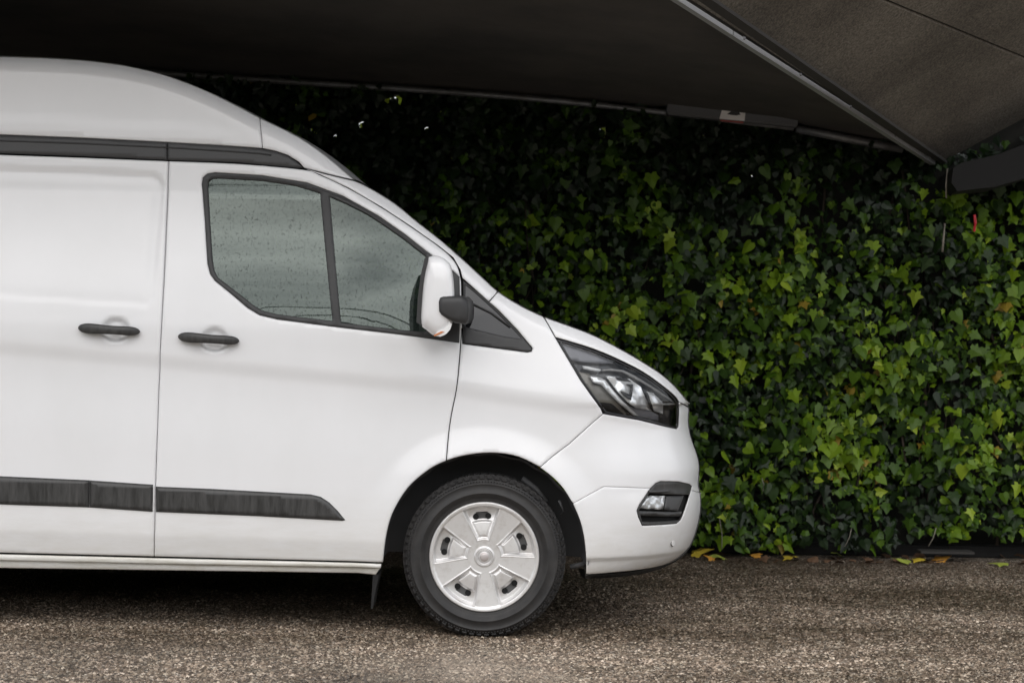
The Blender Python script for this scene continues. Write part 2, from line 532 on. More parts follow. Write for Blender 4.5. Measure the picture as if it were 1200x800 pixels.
def panel(name, outer, m, parent, holes=(), off=0.0, step=0.014, gap=0.0022, edge=0.005, drop=0.003, lip=0.03, hole_gap=0.0, yfun=None, smooth=True):
    yf = yfun or surf
    if area2(outer) < 0: outer = outer[::-1]
    out0 = densify(inset(outer, gap), step)
    loops = [out0] + [densify(inset(h, -hole_gap) if hole_gap else h, step) for h in holes]
    rings = []
    if edge: rings.append(densify(inset(out0, edge), step))
    V = []; E = []
    for lp in loops:
        s = len(V); V += lp
        E += [(s + i, s + (i + 1) % len(lp)) for i in range(len(lp))]
    nb = len(V)
    A = np.array(out0)
    xs = np.arange(A[:, 0].min(), A[:, 0].max(), step); zs = np.arange(A[:, 1].min(), A[:, 1].max(), step)
    G = np.array([(x + (step / 2 if j % 2 else 0), z) for j, z in enumerate(zs) for x in xs]) if len(xs) and len(zs) else np.zeros((0, 2))
    S = np.concatenate([segs(lp) for lp in loops])
    def keep(Q, dmin):
        if not len(Q): return Q
        k = in_poly(Q, loops[0])
        for h in loops[1:]: k &= ~in_poly(Q, h)
        Q = Q[k]
        if not len(Q): return Q
        return Q[segdist(Q, S) > dmin]
    if edge:
        rg = [q for r_ in rings for q in r_]
        for lp in loops[1:]:
            rg += inset(lp, -edge)
        rg = keep(np.array(rg), edge * 0.8)
        V += [tuple(q) for q in rg]
    G = keep(G, max(edge * 1.6, step * 0.45))
    V += [tuple(q) for q in G]
    vs, es, fs, ov, oe, of = delaunay_2d_cdt([Vector(v) for v in V], E, [], 0, 1e-6)
    Q = np.array([(v.x, v.y) for v in vs])
    F = np.array(fs)
    C = Q[F].mean(1)
    k = in_poly(C, loops[0])
    for h in loops[1:]: k &= ~in_poly(C, h)
    F = F[k]
    d = segdist(Q, S)
    Y = yf(Q) + off
    if edge: Y = Y + drop * np.clip(1 - d / edge, 0, 1) ** 2
    verts = [(q[0], y, q[1]) for q, y in zip(Q, Y)]
    faces = []
    for a, b, c in F:
        ar = (Q[b][0] - Q[a][0]) * (Q[c][1] - Q[a][1]) - (Q[c][0] - Q[a][0]) * (Q[b][1] - Q[a][1])
        L2 = max(((Q[i] - Q[j]) ** 2).sum() for i, j in ((a, b), (b, c), (c, a)))
        if abs(ar) < 0.012 * L2: continue          # slivers on straight borders spoil the normals
        faces.append((int(a), int(b), int(c)) if ar > 0 else (int(a), int(c), int(b)))
    # lip folded inwards along every border
    if lip:
        cnt = {}
        for f in faces:
            for i in range(3):
                e = (f[i], f[(i + 1) % 3]); cnt[e] = 1
        low = {}
        def lo(i):
            if i not in low:
                v = verts[i]; low[i] = len(verts); verts.append((v[0], v[1] + lip, v[2]))
            return low[i]
        for (a, b) in list(cnt):
            if (b, a) not in cnt:
                faces.append((b, a, lo(a), lo(b)))
    # drop unused
    return pydata(name, verts, faces, m, parent, smooth)

def flat_piece(name, pts, m, parent, off, step=0.012, lip=0.012, edge=0.0, **kw):
    return panel(name, pts, m, parent, off=off, step=step, lip=lip, edge=edge, gap=0, **kw)

# ------------------------------------------------------------------ VAN: parts
van = empty('van', (WCX - 1.4, 1.0, 0), 'white high-roof panel van with grey side trim parked in front of the ivy wall', 'van')

# seams, in photograph pixels
seam_front_rear = [(197.5, 188.5), (195.5, 250), (192, 330), (187.5, 412), (184.5, 500), (182, 570), (180.5, 652)]
door_top = [(197.5, 188.5), (280, 191.7), (355, 198.5), (374, 204.5), (409, 221), (447, 243), (482, 266), (514, 288.5), (529, 301.5), (537, 314), (540.5, 330)]
door_front_low = [(541, 385), (538.5, 420), (535, 455), (529, 485), (525.5, 510), (523, 540)]
arch = [(523, 540), (508, 547), (492, 558.5), (478, 572), (466, 590), (457.5, 608.5), (452, 632), (449, 659)]
arch_f = [(523, 540), (539, 535), (560, 531.5), (583, 531), (608, 535.5), (633, 547.5)]
arch_b1 = [(633, 547.5), (648, 559), (661, 573), (672, 591)]
arch_b2 = [(672, 591), (680, 610), (685, 632), (687, 655), (687, 673)]
sill_top = [(449, 659), (180.5, 652)]
tri = [(530, 316.5), (557, 340), (584, 364), (606, 387), (623.5, 408), (622.5, 411.5), (618, 412.5), (542, 402.5)]
win_frame = [(236.3, 216), (237.5, 208), (243, 203.5), (252, 202), (307.5, 205.5), (360, 214), (402, 229.5), (444, 253), (475.5, 275), (500, 294.5), (530, 316.5),
             (557, 340), (584, 364), (606, 387), (623.5, 408), (622.5, 411.5), (618, 412.5),
             (542, 402.5), (472, 392.5), (395, 383.5), (325, 374.5), (304, 369.5), (290, 361), (270, 344), (251.5, 329), (246, 321), (243, 309), (240, 260)]

front_door_poly = PL(door_top, 3)[:-1] + PL([(540.5, 330), (542, 385)]) + PL(door_front_low, 3)[:-1] + PL(arch, 3)[:-1] + PL(sill_top)
front_door_poly += PL(seam_front_rear[::-1], 2)[1:-1]
door_hole = PL([p for p in win_frame if p[0] < 540 and p != (530, 316.5)][:10] + [(530, 316.5), (541.5, 326)])  # placeholder, rebuilt below
_wf = PL(win_frame)
# the black frame area lying on the door and on the wing is cut out of both panels
front_door = empty('front_door', (P2(540, 500)[0], 0.02, P2(400, 655)[1]), parent=van)
# clip: hole for the door is the frame polygon left of the seam; notch for the wing is the right rest
seamx = [(541.5, 326), (543, 364), (542, 402.5)]
hole_pts = [(236.3, 216), (237.5, 208), (243, 203.5), (252, 202), (307.5, 205.5), (360, 214), (402, 229.5), (444, 253), (475.5, 275), (500, 294.5), (530, 316.5), (538.6, 324.2),
            (539.2, 364), (538.2, 401.8), (472, 392.5), (395, 383.5), (325, 374.5), (304, 369.5), (290, 361), (270, 344), (251.5, 329), (246, 321), (243, 309), (240, 260)]
panel('door_skin', front_door_poly, PAINT, front_door, holes=[PL(hole_pts)], step=0.0125)

slide_top = [(-130, 171.5), (0, 181), (100, 184.5), (197.5, 188.5)]
sliding_door = empty('sliding_door', (P2(20, 500)[0], 0.02, P2(0, 648)[1]), parent=van)
sl_poly = PL(slide_top) + PL(seam_front_rear, 2)[1:] + PL([(0, 647.5), (-130, 644)])
panel('door_skin', sl_poly, PAINT, sliding_door, step=0.0125)

# rear quarter and rear wheel arch
RWX = WCX - 2.933
rx = P2(-560, 400)[0]
xl = P2(-130, 400)[0]
ztopq = P2(-130, 171.5)[1]; zbotq = P2(-130, 644)[1]
rear_poly = [(xl, ztopq), (xl, zbotq), (RWX + 0.42, zbotq + .01)] + [(RWX + 0.42 * math.cos(a), WCZ + 0.42 * math.sin(a)) for a in np.linspace(0.0, math.pi, 24)] + [(RWX - 0.42, zbotq), (rx, zbotq), (rx - 0.01, 1.2), (rx + .03, ztopq + .06)]
panel('rear_quarter_panel', rear_poly, PAINT, van, step=0.05)

# high roof side and its front cap
rail_top = [(-560, 118), (-300, 138), (0, 158), (100, 162), (196, 167), (265, 171), (304.5, 174)]
roof_poly = [(P2(-556, 60)[0], P2(-556, 56)[1])] + top_between((-550, 60), (304.5, 137.5)) + [P2(304.5, 138)] + PL([(306, 155), (307.5, 174)]) + PL(rail_top[::-1][1:])
panel('high_roof_side', roof_poly, PAINT, van, step=0.02, gap=0.0015)
cap_poly = [P2(305, 138)] + top_between((305, 138), (414.5, 209)) + [P2(416, 211)] + PL([(400, 207.5), (385, 204), (370, 200), (356, 196.5), (350, 190), (337, 182), (322, 177), (307.5, 174), (306, 155)])
panel('high_roof_front_cap', cap_poly, PAINT, van, step=0.012, gap=0.0012)
# A-pillar and cant rail
ap_poly = PL([(357, 197.3), (370, 200.7), (385, 204.7), (400, 208.3), (415, 211.8)]) + top_between((417, 212), (583, 340)) + [P2(584, 341)] + PL([(578, 348), (572.5, 354), (557, 340), (541.5, 326), (539, 316)]) + PL([(531, 302), (514, 288.5), (482, 266), (447, 243), (409, 221), (374, 204.5)])
panel('windscreen_pillar', ap_poly, PAINT, van, step=0.012, gap=0.0022, edge=0.004)

# wing
wing_poly = [P2(584, 341)] + top_between((585, 342), (635, 369)) + PL([(636, 369.5), (643, 381), (651, 395.5), (665, 419), (680, 444.5), (693, 463), (704, 478), (707, 485)]) \
    + PL([(690, 499.5), (668, 519.5), (648, 534.5), (633, 547.5)]) + PL(arch_f[::-1], 3)[1:] + PL(door_front_low[::-1], 3)[1:] + PL([(542, 402.5), (618, 412.5), (622.5, 411.5), (623.5, 408), (606, 387), (584, 364), (572.5, 354)])
panel('front_wing', wing_poly, PAINT, van, step=0.0125)

# bonnet edge
lamp_top = [(651, 395.5), (685, 405.5), (702, 411.5), (720, 419), (745, 431), (760, 440), (772.5, 449), (784, 458), (792.5, 466), (795.5, 471)]
bonnet = empty('bonnet', (0.4, 1.0, 1.2), parent=van)
bon_poly = [P2(636.5, 370)] + top_between((637, 370), (805, 470)) + [(TX[-1], TZ[-1]), (NOSES[2].x, NOSES[2].z)] + PL([(795.5, 471)]) + PL(lamp_top[::-1], 2)[1:] + PL([(643, 381)])
panel('bonnet_side', bon_poly, PAINT, bonnet, step=0.010, edge=0.004, gap=0.0018)

# bumper, upper and lower part, cut round the fog lamp pocket
fog = [(752.5, 616), (748, 606), (746, 598), (749, 591), (762, 572.5), (768, 566), (774, 563.5), (795, 564), (808, 567), (811, 569.5), (809.5, 578), (801, 602), (798, 609), (793, 613.5)]
bumper = empty('front_bumper', (0.5, 1.0, 0.3), parent=van)
lamp_bot = [(707, 485), (728, 488.7), (750, 492.5), (780, 500), (793, 502.7), (795.3, 500), (796, 480), (795.5, 471)]
z_split = P2(813, 575.5)[1]
bu = PL(lamp_bot) + [(NOSES[2].x, NOSES[2].z - .004)] + nose_between(NOSES[2].z - .01, at(818, 574, .68).z) + [(at(818.5, 574.5, .68).x, at(818.5, 574.5, .68).z)] \
    + PL([(809.8, 574), (811, 569.5), (808, 567), (795, 564), (774, 563.5), (768, 566), (762, 572), (735, 571), (708, 570), (692, 578.5), (672, 589.5)]) + PL(arch_b1[::-1], 3)[1:] + PL([(648, 534.5), (668, 519.5), (690, 499.5)])
panel('bumper_upper', bu, PAINT, bumper, step=0.0095, gap=0.0006, edge=0.003, drop=0.0012)
bl = PL([(672, 589.5), (692, 578.5), (708, 570), (735, 571), (762, 572), (749, 591), (746, 598), (748, 606), (752.5, 616), (793, 613.5), (798, 609), (801, 602), (809.8, 574)]) \
    + [(at(819, 575, .68).x, at(819, 575, .68).z)] + nose_between(at(818, 576, .68).z, NOSES[-1].z + .002)[0:] + PL([(690, 672.5), (687, 672)]) + PL(arch_b2[::-1], 3)[1:]
panel('bumper_lower', bl, PAINT, bumper, step=0.0095, gap=0.0006, edge=0.003, drop=0.0012)
# black lip under the bumper
lipv = []; lipf = []
lp_ = [p for p in NOSES if p.z < at(807, 642, .6).z]
for i, p in enumerate(lp_):
    yy = p.y
    k = i / max(1, len(lp_) - 1)
    lipv += [(p.x - 0.004, yy - 0.004, p.z + 0.002), (p.x + 0.002, yy, p.z - 0.012 - 0.004 * k), (p.x - 0.01, yy + .06, p.z - 0.020), (p.x - 0.02, yy + .3, p.z - .01)]
for i in range(len(lp_) - 1):
    for k in range(3):
        a = 4 * i + k; lipf.append((a, a + 1, a + 5, a + 4))
pydata('bumper_lip', lipv, lipf, TRIM, bumper, True)

# sill
sill = [(-130, 645.5), (0, 649.5), (180.5, 654), (447, 660.5), (447, 665), (180, 659.5), (0, 655), (-130, 651)]
panel('sill_step', PL([(-130, 645.8), (0, 649.6), (180, 654), (446.5, 660.8), (446, 665.3), (180, 660), (0, 656), (-130, 652.5)]), SILL, van, off=-0.006, step=0.02, gap=0, edge=0.004)
panel('sill', PL([(-130, 652), (0, 656), (180, 660), (445.5, 665.3), (440, 673.5), (420, 671.5), (180, 668), (0, 665.5), (-130, 662)]), SILL, van, off=0.012, step=0.02, gap=0, edge=0.004)

# dark trims
panel('side_trim', PL([(182.5, 569.5), (250, 572.3), (364, 578.6), (376, 581.5), (386, 588), (396, 598), (405, 609), (401, 610), (300, 604.5), (182.5, 599.7)]), TRIM, front_door, off=-0.011, step=0.012, gap=0.0008, edge=0.010, drop=0.009, lip=0.02)
panel('side_trim', PL([(-129, 552.5), (0, 557.5), (104.9, 562.3), (104.9, 594.2), (0, 590.7), (-129, 586)]), TRIM, sliding_door, off=-0.011, step=0.012, gap=0.0001, edge=0.010, drop=0.009, lip=0.02)
panel('side_trim', PL([(105.1, 562.4), (179.5, 567.5), (179, 599.3), (105.1, 594.2)]), TRIM, sliding_door, off=-0.011, step=0.012, gap=0.0001, edge=0.010, drop=0.009, lip=0.02)
rail_poly = PL([(-130, 150), (0, 158.5), (100, 162.3), (196, 167)]) + PL([(196, 187.3), (100, 183), (0, 179.3), (-130, 170)])
panel('roof_rail', rail_poly, RAILM, van, off=-0.004, step=0.014, gap=0.0002, edge=0.006, drop=0.006)
rail2 = PL([(196.2, 167), (265, 171), (304.5, 174.3), (322, 177.6), (337, 182.6), (349, 190.5), (354.5, 196.2), (348, 196.6), (280, 190.2), (196.2, 187.4)])
panel('roof_rail', rail2, RAILM, van, off=-0.004, step=0.012, gap=0.0002, edge=0.006, drop=0.006)
bm = bmesh.new()
def on_side(px, py, off): 
    x, z = P2(px, py); return Vector((x, float(surf([(x, z)])[0]) + off, z))
bm_tube(bm, [on_side(p[0], p[1], -0.0045) for p in [(-130, 157), (0, 165), (100, 168.5), (196, 173), (265, 177.3), (304, 180), (318, 182)]], 0.0035, 6)
from_bm('roof_rail_ridge', bm, RUB, van, True)

# side windows ------------------------------------------------------
rear_pane = [(243.5, 219), (245, 212), (249, 209.7), (255, 209), (307.5, 212), (345, 217.5), (375, 226.5), (389.5, 376), (360, 372.5), (325, 368.2), (307.5, 364), (296, 357), (283, 346.5), (255, 325), (251, 317), (249, 305), (246, 260)]
front_pane = [(386.5, 230.5), (405, 238.5), (430, 251), (450, 264), (474, 281), (499, 300.5), (499, 388.5), (472, 386.8), (399.5, 378)]
# black frame around the glass
frame_door = PL(hole_pts)
panel('window_frame', frame_door, RUB, front_door, holes=[PL(rear_pane), PL(front_pane)], off=0.001, step=0.014, gap=-0.001, edge=0.003, drop=0.003, lip=0.02)
wd = front_door
panel('rear_window_pane', inset(PL(rear_pane), -0.006), GLASS_R, wd, off=0.009, step=0.03, gap=0, edge=0, lip=0)
panel('front_window_pane', inset(PL(front_pane), -0.006), GLASS_F, wd, off=0.009, step=0.03, gap=0, edge=0, lip=0)
# thin bright-dark inner seal at the window top
bm = bmesh.new()
bm_tube(bm, [on_side(p[0], p[1], 0.003) for p in smooth_poly([(245, 211), (255, 206.2), (307.5, 209.3), (360, 218), (402, 233.3), (444, 257), (475, 278.7), (500, 298)], 3)], 0.0030, 6)
from_bm('window_seal', bm, GLOSSBLK, front_door, True)
# wing side of the triangle: gloss quarter glass with a matt border
tri_wing = [(542.5, 328), (557, 340), (584, 364), (606, 387), (623.5, 408), (622.5, 411.5), (618, 412.5), (542.5, 402.3)]
tri_glass = [(545.5, 334), (557, 343.5), (583, 367), (601, 385.5), (612, 397.5), (590, 394), (545.5, 383)]
qw = empty('quarter_window', (P2(580, 400)[0], 0.05, P2(580, 400)[1]), parent=van)
panel('quarter_frame', PL(tri_wing), RUB, qw, holes=[PL(tri_glass)], off=-0.001, step=0.012, gap=0.0006, edge=0.003, drop=0.003)
panel('quarter_pane', inset(PL(tri_glass), -0.003), GLOSSBLK, qw, off=0.003, step=0.02, gap=0, edge=0, lip=0)
bm = bmesh.new()
bm_tube(bm, [on_side(p[0], p[1], -0.002) for p in [(545.5, 352), (575, 366), (598, 383)]], 0.0045, 6)
from_bm('quarter_bar', bm, RUB, qw, True)

# door handles -------------------------------------------------------
def handle(parent, a, b):
    pa = on_side(a[0], a[1], 0); pb = on_side(b[0], b[1], 0)
    mid = (pa + pb) / 2
    bm = bmesh.new()
    n = 18
    rings = []
    for i in range(n + 1):
        t = (1 - math.cos(math.pi * i / n)) / 2
        p = pa.lerp(pb, t)
        e = 1 - abs(2 * t - 1) ** 5
        e = max(e, 0.0) ** 0.5
        out = -0.016 - 0.022 * math.sin(math.pi * t) ** 0.7
        hh = (0.0205 + 0.0025 * math.cos(2 * math.pi * (t - .1))) * max(e, .05)
        dd = 0.012 * max(e, .05)
        ring = []
        for k in range(12):
            an = 2 * math.pi * k / 12
            c_, s_ = math.cos(an), math.sin(an)
            c2 = math.copysign(abs(c_) ** 0.7, c_); s2 = math.copysign(abs(s_) ** 0.7, s_)
            ring.append(bm.verts.new((p.x, p.y + out + dd * c2, p.z + hh * s2)))
        rings.append(ring)
    for i in range(n):
        for k in range(12):
            bm.faces.new((rings[i][k], rings[i][(k + 1) % 12], rings[i + 1][(k + 1) % 12], rings[i + 1][k]))
    bm.faces.new(rings[0][::-1]); bm.faces.new(rings[-1])
    for q in (0.1, 0.88):
        p = pa.lerp(pb, q)
        bm_box(bm, (p.x, p.y - 0.006, p.z), (0.024, 0.03, 0.026), bevel=0.004)
    return from_bm('door_handle', bm, TRIM, parent, True)
handle(sliding_door, (92.5, 384), (165, 388.5))
handle(front_door, (209.3, 394.3), (281, 399.3))

# mirror -----------------------------------------------------------------
mirror = empty('wing_mirror', (P2(545, 365)[0], 0.0, P2(545, 365)[1]), parent=van)
def solid_loft(name, sections, m, parent, smooth=True, cap=True):
    """sections: list of closed loops with equal counts"""
    bm = bmesh.new()
    rs = [[bm.verts.new(p) for p in s] for s in sections]
    n = len(rs[0])
    for i in range(len(rs) - 1):
        for k in range(n):
            bm.faces.new((rs[i][k], rs[i][(k + 1) % n], rs[i + 1][(k + 1) % n], rs[i + 1][k]))
    if cap:
        bm.faces.new(rs[0][::-1]); bm.faces.new(rs[-1])
    bmesh.ops.recalc_face_normals(bm, faces=bm.faces)
    return from_bm(name, bm, m, parent, smooth)
YM = -0.22
shell = [(502.5, 301), (509, 299.5), (516, 300.8), (523, 305), (528.5, 312), (531, 325), (532.3, 340), (532.5, 355), (531.5, 372), (528, 384), (522.5, 391.5), (515, 394), (507.5, 392.5), (500, 386.5), (493.5, 379.5), (494, 355), (497, 325)]
sh = [tuple(p) for p in smooth_poly(shell + [shell[0]], 3)][:-1]
def shell_loop(y, sc_, dx=0):
    cx = sum(p[0] for p in sh) / len(sh); cy = sum(p[1] for p in sh) / len(sh)
    return [at((cx + dx + (p[0] - cx) * sc_), cy + (p[1] - cy) * sc_, y) for p in sh]
solid_loft('mirror_shell', [shell_loop(YM - 0.048, .45, 0), shell_loop(YM - 0.044, .70, 0), shell_loop(YM - 0.034, .87), shell_loop(YM - 0.018, .965), shell_loop(YM, 1.0), shell_loop(YM + 0.10, 1.0), shell_loop(YM + 0.135, .97), shell_loop(YM + 0.155, .85)], PAINT, mirror)
# black rim and glass facing the rear
bm = bmesh.new()
rimp = [(497.5, 303), (502, 299.5), (501, 315), (498, 340), (496, 365), (494.5, 382), (488, 377.5), (489.5, 350), (493, 322)]
solid_loft('mirror_rim', [[at(p[0], p[1], y) for p in rimp] for y in (YM - 0.012, YM + 0.155)], RUB, mirror, False)
pydata('mirror_glass', [at(489.8, 378, YM), at(497.5, 303, YM), at(497.5, 303, YM + .14), at(489.8, 378, YM + .14)], [(0, 1, 2, 3)], CHROME, mirror)
armp = [(513.5, 353), (515, 348), (519, 346.3), (543, 346.5), (548, 352), (549.5, 362), (549, 374), (546, 380), (534, 378.5), (526, 375), (517, 369.5), (514, 365)]
def arm_loop(y, s, dx):
    cx, cy = 531, 362
    return [at(cx + dx + (p[0] - cx) * s, cy + (p[1] - cy) * s, y) for p in armp]
bm.free()
solid_loft('mirror_arm', [arm_loop(YM - .062, .55, -3), arm_loop(YM - .058, .82, -2), arm_loop(YM - 0.045, .97, 0), arm_loop(YM, 1.0, 0), arm_loop(YM + .10, .95, 3), arm_loop(0.03, .9, 8)], RUB, mirror)
ind = [(526.8, 376.5), (529.5, 380), (527.5, 386), (523, 391), (516, 394.3), (509, 393.5), (512, 389), (519, 386), (524, 381)]
solid_loft('mirror_indicator', [[at(p[0], p[1], y) for p in ind] for y in (YM - .042, YM + .02)], LAMPWHITE, mirror, False)
ind2 = [(508, 392.5), (517, 388), (521, 388.5), (515, 391.8), (509, 394)]
solid_loft('indicator_bulb', [[at(p[0], p[1], y) for p in ind2] for y in (YM - .045, YM - .03)], AMBER, mirror, False)

# headlight --------------------------------------------------------------
def H(pts): return PL([(640 + a / 5.717, 380 + b / 5.717) for a, b in pts])
lamp_out = PL([(651.5, 396.3), (665, 419), (680, 444.5), (693, 463), (704.5, 478), (709, 484.3), (728, 488), (750, 491.8), (780, 499.3), (792.5, 501.8), (794.5, 499.5), (795, 480), (794.5, 472), (791.5, 466.6), (784, 459), (772.5, 450), (760, 441), (745, 432), (720, 420), (702, 412.5), (685, 406.5)])
hl = empty('headlight', (P2(720, 450)[0], 0.1, P2(720, 450)[1]), parent=van)
panel('lamp_housing', lamp_out, GLOSSBLK, hl, off=0.045, step=0.02, gap=-0.004, edge=0, lip=0)
panel('lamp_bezel', lamp_out, GLOSSBLK, hl, holes=[inset(lamp_out, 0.009)], off=0.003, step=0.012, gap=0, edge=0, lip=0.04)
panel('lamp_lens', inset(lamp_out, 0.001), LENS, hl, off=0.0035, step=0.015, gap=0, edge=0.004, drop=0.003, lip=0)
flat_piece('upper_reflector', H([(85, 112), (180, 135), (300, 172), (400, 208), (455, 240), (450, 262), (380, 262), (260, 255), (150, 238)]), LAMPGREY, hl, 0.022)
flat_piece('running_light', H([(245, 278), (280, 282), (370, 302), (362, 314), (300, 308), (250, 297)]), LAMPWHITE, hl, 0.009)
flat_piece('lamp_ridge', H([(375, 300), (440, 296), (520, 306), (600, 345), (720, 420), (870, 520), (860, 528), (700, 425), (590, 362), (510, 322), (430, 312), (375, 314)]), CHROME_D, hl, 0.018)
flat_piece('side_reflector', H([(210, 318), (290, 330), (330, 395), (400, 410), (450, 470), (505, 560), (540, 600), (530, 625), (400, 600), (370, 560), (330, 510), (260, 400)]), LAMPWARM, hl, 0.030)
flat_piece('shade', H([(340, 520), (440, 530), (520, 600), (545, 625), (400, 600)]), BLK, hl, 0.027)
flat_piece('curved_reflector', H([(290, 345), (350, 352), (400, 375), (440, 430), (520, 520), (620, 612), (590, 612), (500, 540), (420, 460), (370, 405), (315, 390)]), CHROME, hl, 0.010)
rx_c = P2(745, 455)
def dish(P):
    x, z = P[:, 0], P[:, 1]
    return surf(P) + 0.010 * np.cos((x - rx_c[0]) * 62) * np.cos((z - rx_c[1]) * 50) + 0.008
panel('main_reflector', H([(400, 345), (470, 350), (560, 365), (640, 420), (645, 445), (700, 555), (712, 580), (600, 560), (545, 520), (470, 440)]), CHROME, hl, off=0.012, step=0.006, gap=0, edge=0, lip=0.012, yfun=dish)
panel('outer_reflector', H([(675, 450), (720, 460), (790, 530), (785, 600), (725, 580), (700, 520)]), CHROME, hl, off=0.012, step=0.006, gap=0, edge=0, lip=0.012, yfun=dish)
flat_piece('reflector_bar', H([(780, 528), (870, 528), (868, 540), (780, 540)]), CHROME, hl, 0.009)
flat_piece('lamp_floor', H([(550, 548), (700, 580), (755, 610), (755, 650), (620, 630), (590, 600)]), LAMPGREY, hl, 0.026)
flat_piece('projector_shroud', H([(535, 400), (582, 402), (580, 460), (570, 508), (545, 500), (500, 455), (505, 445), (560, 470), (568, 415)]), GLOSSBLK, hl, 0.008)
flat_piece('bulb_mark', H([(465, 352), (540, 360), (575, 385), (480, 372)]), GLOSSBLK, hl, 0.014)
flat_piece('reflector_divider', H([(665, 455), (680, 455), (715, 555), (712, 578), (700, 570)]), GLOSSBLK, hl, 0.012)

# fog lamp ----------------------------------------------------------------
def G3(pts): return PL([(720 + a / 8, 540 + b / 8) for a, b in pts])
fogp = PL(fog)
fl = empty('fog_lamp', (P2(775, 590)[0], .1, P2(775, 590)[1]), parent=bumper)
panel('fog_bezel', fogp, TRIM, fl, holes=[G3([(232, 462), (250, 430), (310, 325), (330, 300), (720, 315), (645, 500), (610, 560), (262, 575)])], off=0.004, step=0.012, gap=0.0006, edge=0.004, drop=0.003, lip=0.05)
panel('fog_pocket', fogp, BLK, fl, off=0.05, step=0.03, gap=0, edge=0, lip=0)
flat_piece('fog_slat', G3([(310, 275), (520, 268), (515, 290), (330, 300)]), RAILM, fl, 0.0)
flat_piece('fog_slat', G3([(222, 470), (640, 478), (625, 520), (235, 515)]), TRIM, fl, 0.02)
flat_piece('fog_glass', G3([(238, 448), (312, 330), (480, 330), (462, 458)]), CHROME, fl, 0.030, yfun=lambda P: surf(P) + 0.012 * np.cos((P[:, 0]) * 140) * np.cos(P[:, 1] * 160))
flat_piece('fog_lens_cover', G3([(236, 450), (311, 328), (482, 328), (464, 460)]), LENS, fl, 0.018, lip=0)
flat_piece('fog_blank', G3([(488, 332), (655, 328), (600, 470), (470, 462)]), RAILM, fl, 0.022)
# parking sensor and its ring
c = on_side(788.2, 636, -0.001)
nrm_s = on_side(786, 636, 0) - on_side(790, 636, 0)
bm = bmesh.new()
tdir = (on_side(791, 636, 0) - on_side(785, 636, 0)).normalized()
nv = tdir.cross(Vector((0, 0, 1))).normalized()
q = nv.to_track_quat('Z', 'Y').to_matrix().to_4x4()
bmesh.ops.create_cone(bm, cap_ends=True, segments=20, radius1=0.0125, radius2=0.0115, depth=0.008, matrix=Matrix.Translation(c) @ q)
from_bm('parking_sensor', bm, PAINT, bumper)
bm = bmesh.new()
ring = [Matrix.Translation(c) @ q @ Vector((0.0135 * math.cos(a), 0.0135 * math.sin(a), 0.0)) for a in np.linspace(0, 2 * math.pi, 21)]
bm_tube(bm, ring, 0.0016, 5, False)
from_bm('sensor_ring', bm, RAILM, bumper)

# dark liner behind every gap, open at the windows and the arches
liner_outer = [(TX[i], TZ[i]) for i in range(0, len(TX), 2)] + [(p.x, p.z) for p in NOSES[2::3]]
liner_outer += [(WCX + 0.43, 0.27)] + [(WCX + 0.43 * math.cos(a), WCZ + 0.43 * math.sin(a)) for a in np.linspace(0.0, math.pi, 28)] + [(WCX - .43, .27), (RWX + .43, .27)] \
    + [(RWX + 0.43 * math.cos(a), WCZ + 0.43 * math.sin(a)) for a in np.linspace(0.0, math.pi, 20)] + [(RWX - .43, .27), (rx + .02, .27), (rx + .02, 2.2)]
lo_ = inset(liner_outer, 0.014)
panel('inner_frame', lo_, BLK, van, holes=[inset(PL(rear_pane), -.004), inset(PL(front_pane), -.004), inset(lamp_out, -.002), inset(fogp, -.002)], off=0.036, step=0.04, gap=0, edge=0, lip=0)

# body across: roof, windscreen, bonnet, nose
def strip(name, pts, m, parent, crown=0.0, y0=-0.012, seg=10, shrink=0.0015, smooth=True):
    vs = []; fs = []
    n = len(pts)
    for i, p in enumerate(pts):
        a = pts[max(0, i - 1)]; b = pts[min(n - 1, i + 1)]
        t = Vector((b.x - a.x, 0, b.z - a.z)).normalized()
        nn = Vector((-t.z, 0, t.x))      # outward for a left-to-right walk over the top
        ya = float(surf([(p.x - nn.x * 0.004, p.z - nn.z * 0.004)])[0]) + y0
        for k in range(seg + 1):
            v = k / seg
            y = ya + (2 - 2 * ya) * v
            c_ = crown * (1 - (2 * v - 1) ** 2)
            vs.append((p.x + nn.x * (c_ - shrink), y, p.z + nn.z * (c_ - shrink)))
    for i in range(n - 1):
        for k in range(seg):
            a = i * (seg + 1) + k
            fs.append((a, a + seg + 1, a + seg + 2, a + 1))
    return pydata(name, vs, fs, m, parent, smooth)
def rng(lst, xa, xb): return [p for p in lst if xa <= p.x <= xb]
xs_ws = at(416, 210, .17).x; xb_ws = at(610, 356, .15).x
roofpts = rng(TOPS, -9, xs_ws)
strip('roof', roofpts, PAINT, van, crown=0.02)
wsp = rng(TOPS, xs_ws - .001, xb_ws)
def ws_frame():
    # narrow white border, then glass across
    strip('windscreen', wsp, GLASS_D, van, crown=0.0, y0=0.02, shrink=0.012)
ws_frame()
for side in (0, 1):
    vs = []; fs = []
    for i, p in enumerate(wsp):
        ya = float(surf([(p.x, p.z - 0.004)])[0]) - 0.012
        yb = ya + 0.055
        if side: ya, yb = 2 - ya, 2 - yb
        vs += [(p.x, ya, p.z - .001), (p.x, yb, p.z - .001)]
    for i in range(len(wsp) - 1):
        a = 2 * i; fs.append((a, a + 2, a + 3, a + 1) if not side else (a, a + 1, a + 3, a + 2))
    pydata('pillar_face', vs, fs, PAINT, van, True)
strip('bonnet_top', rng(TOPS, xb_ws - .03, 9), PAINT, bonnet, crown=0.0)
nz_hi = [p for p in NOSES if p.z > 0.93]
strip('nose', NOSES[:10], PAINT, bumper)
strip('grille', NOSES[9:22], TRIM, bumper)
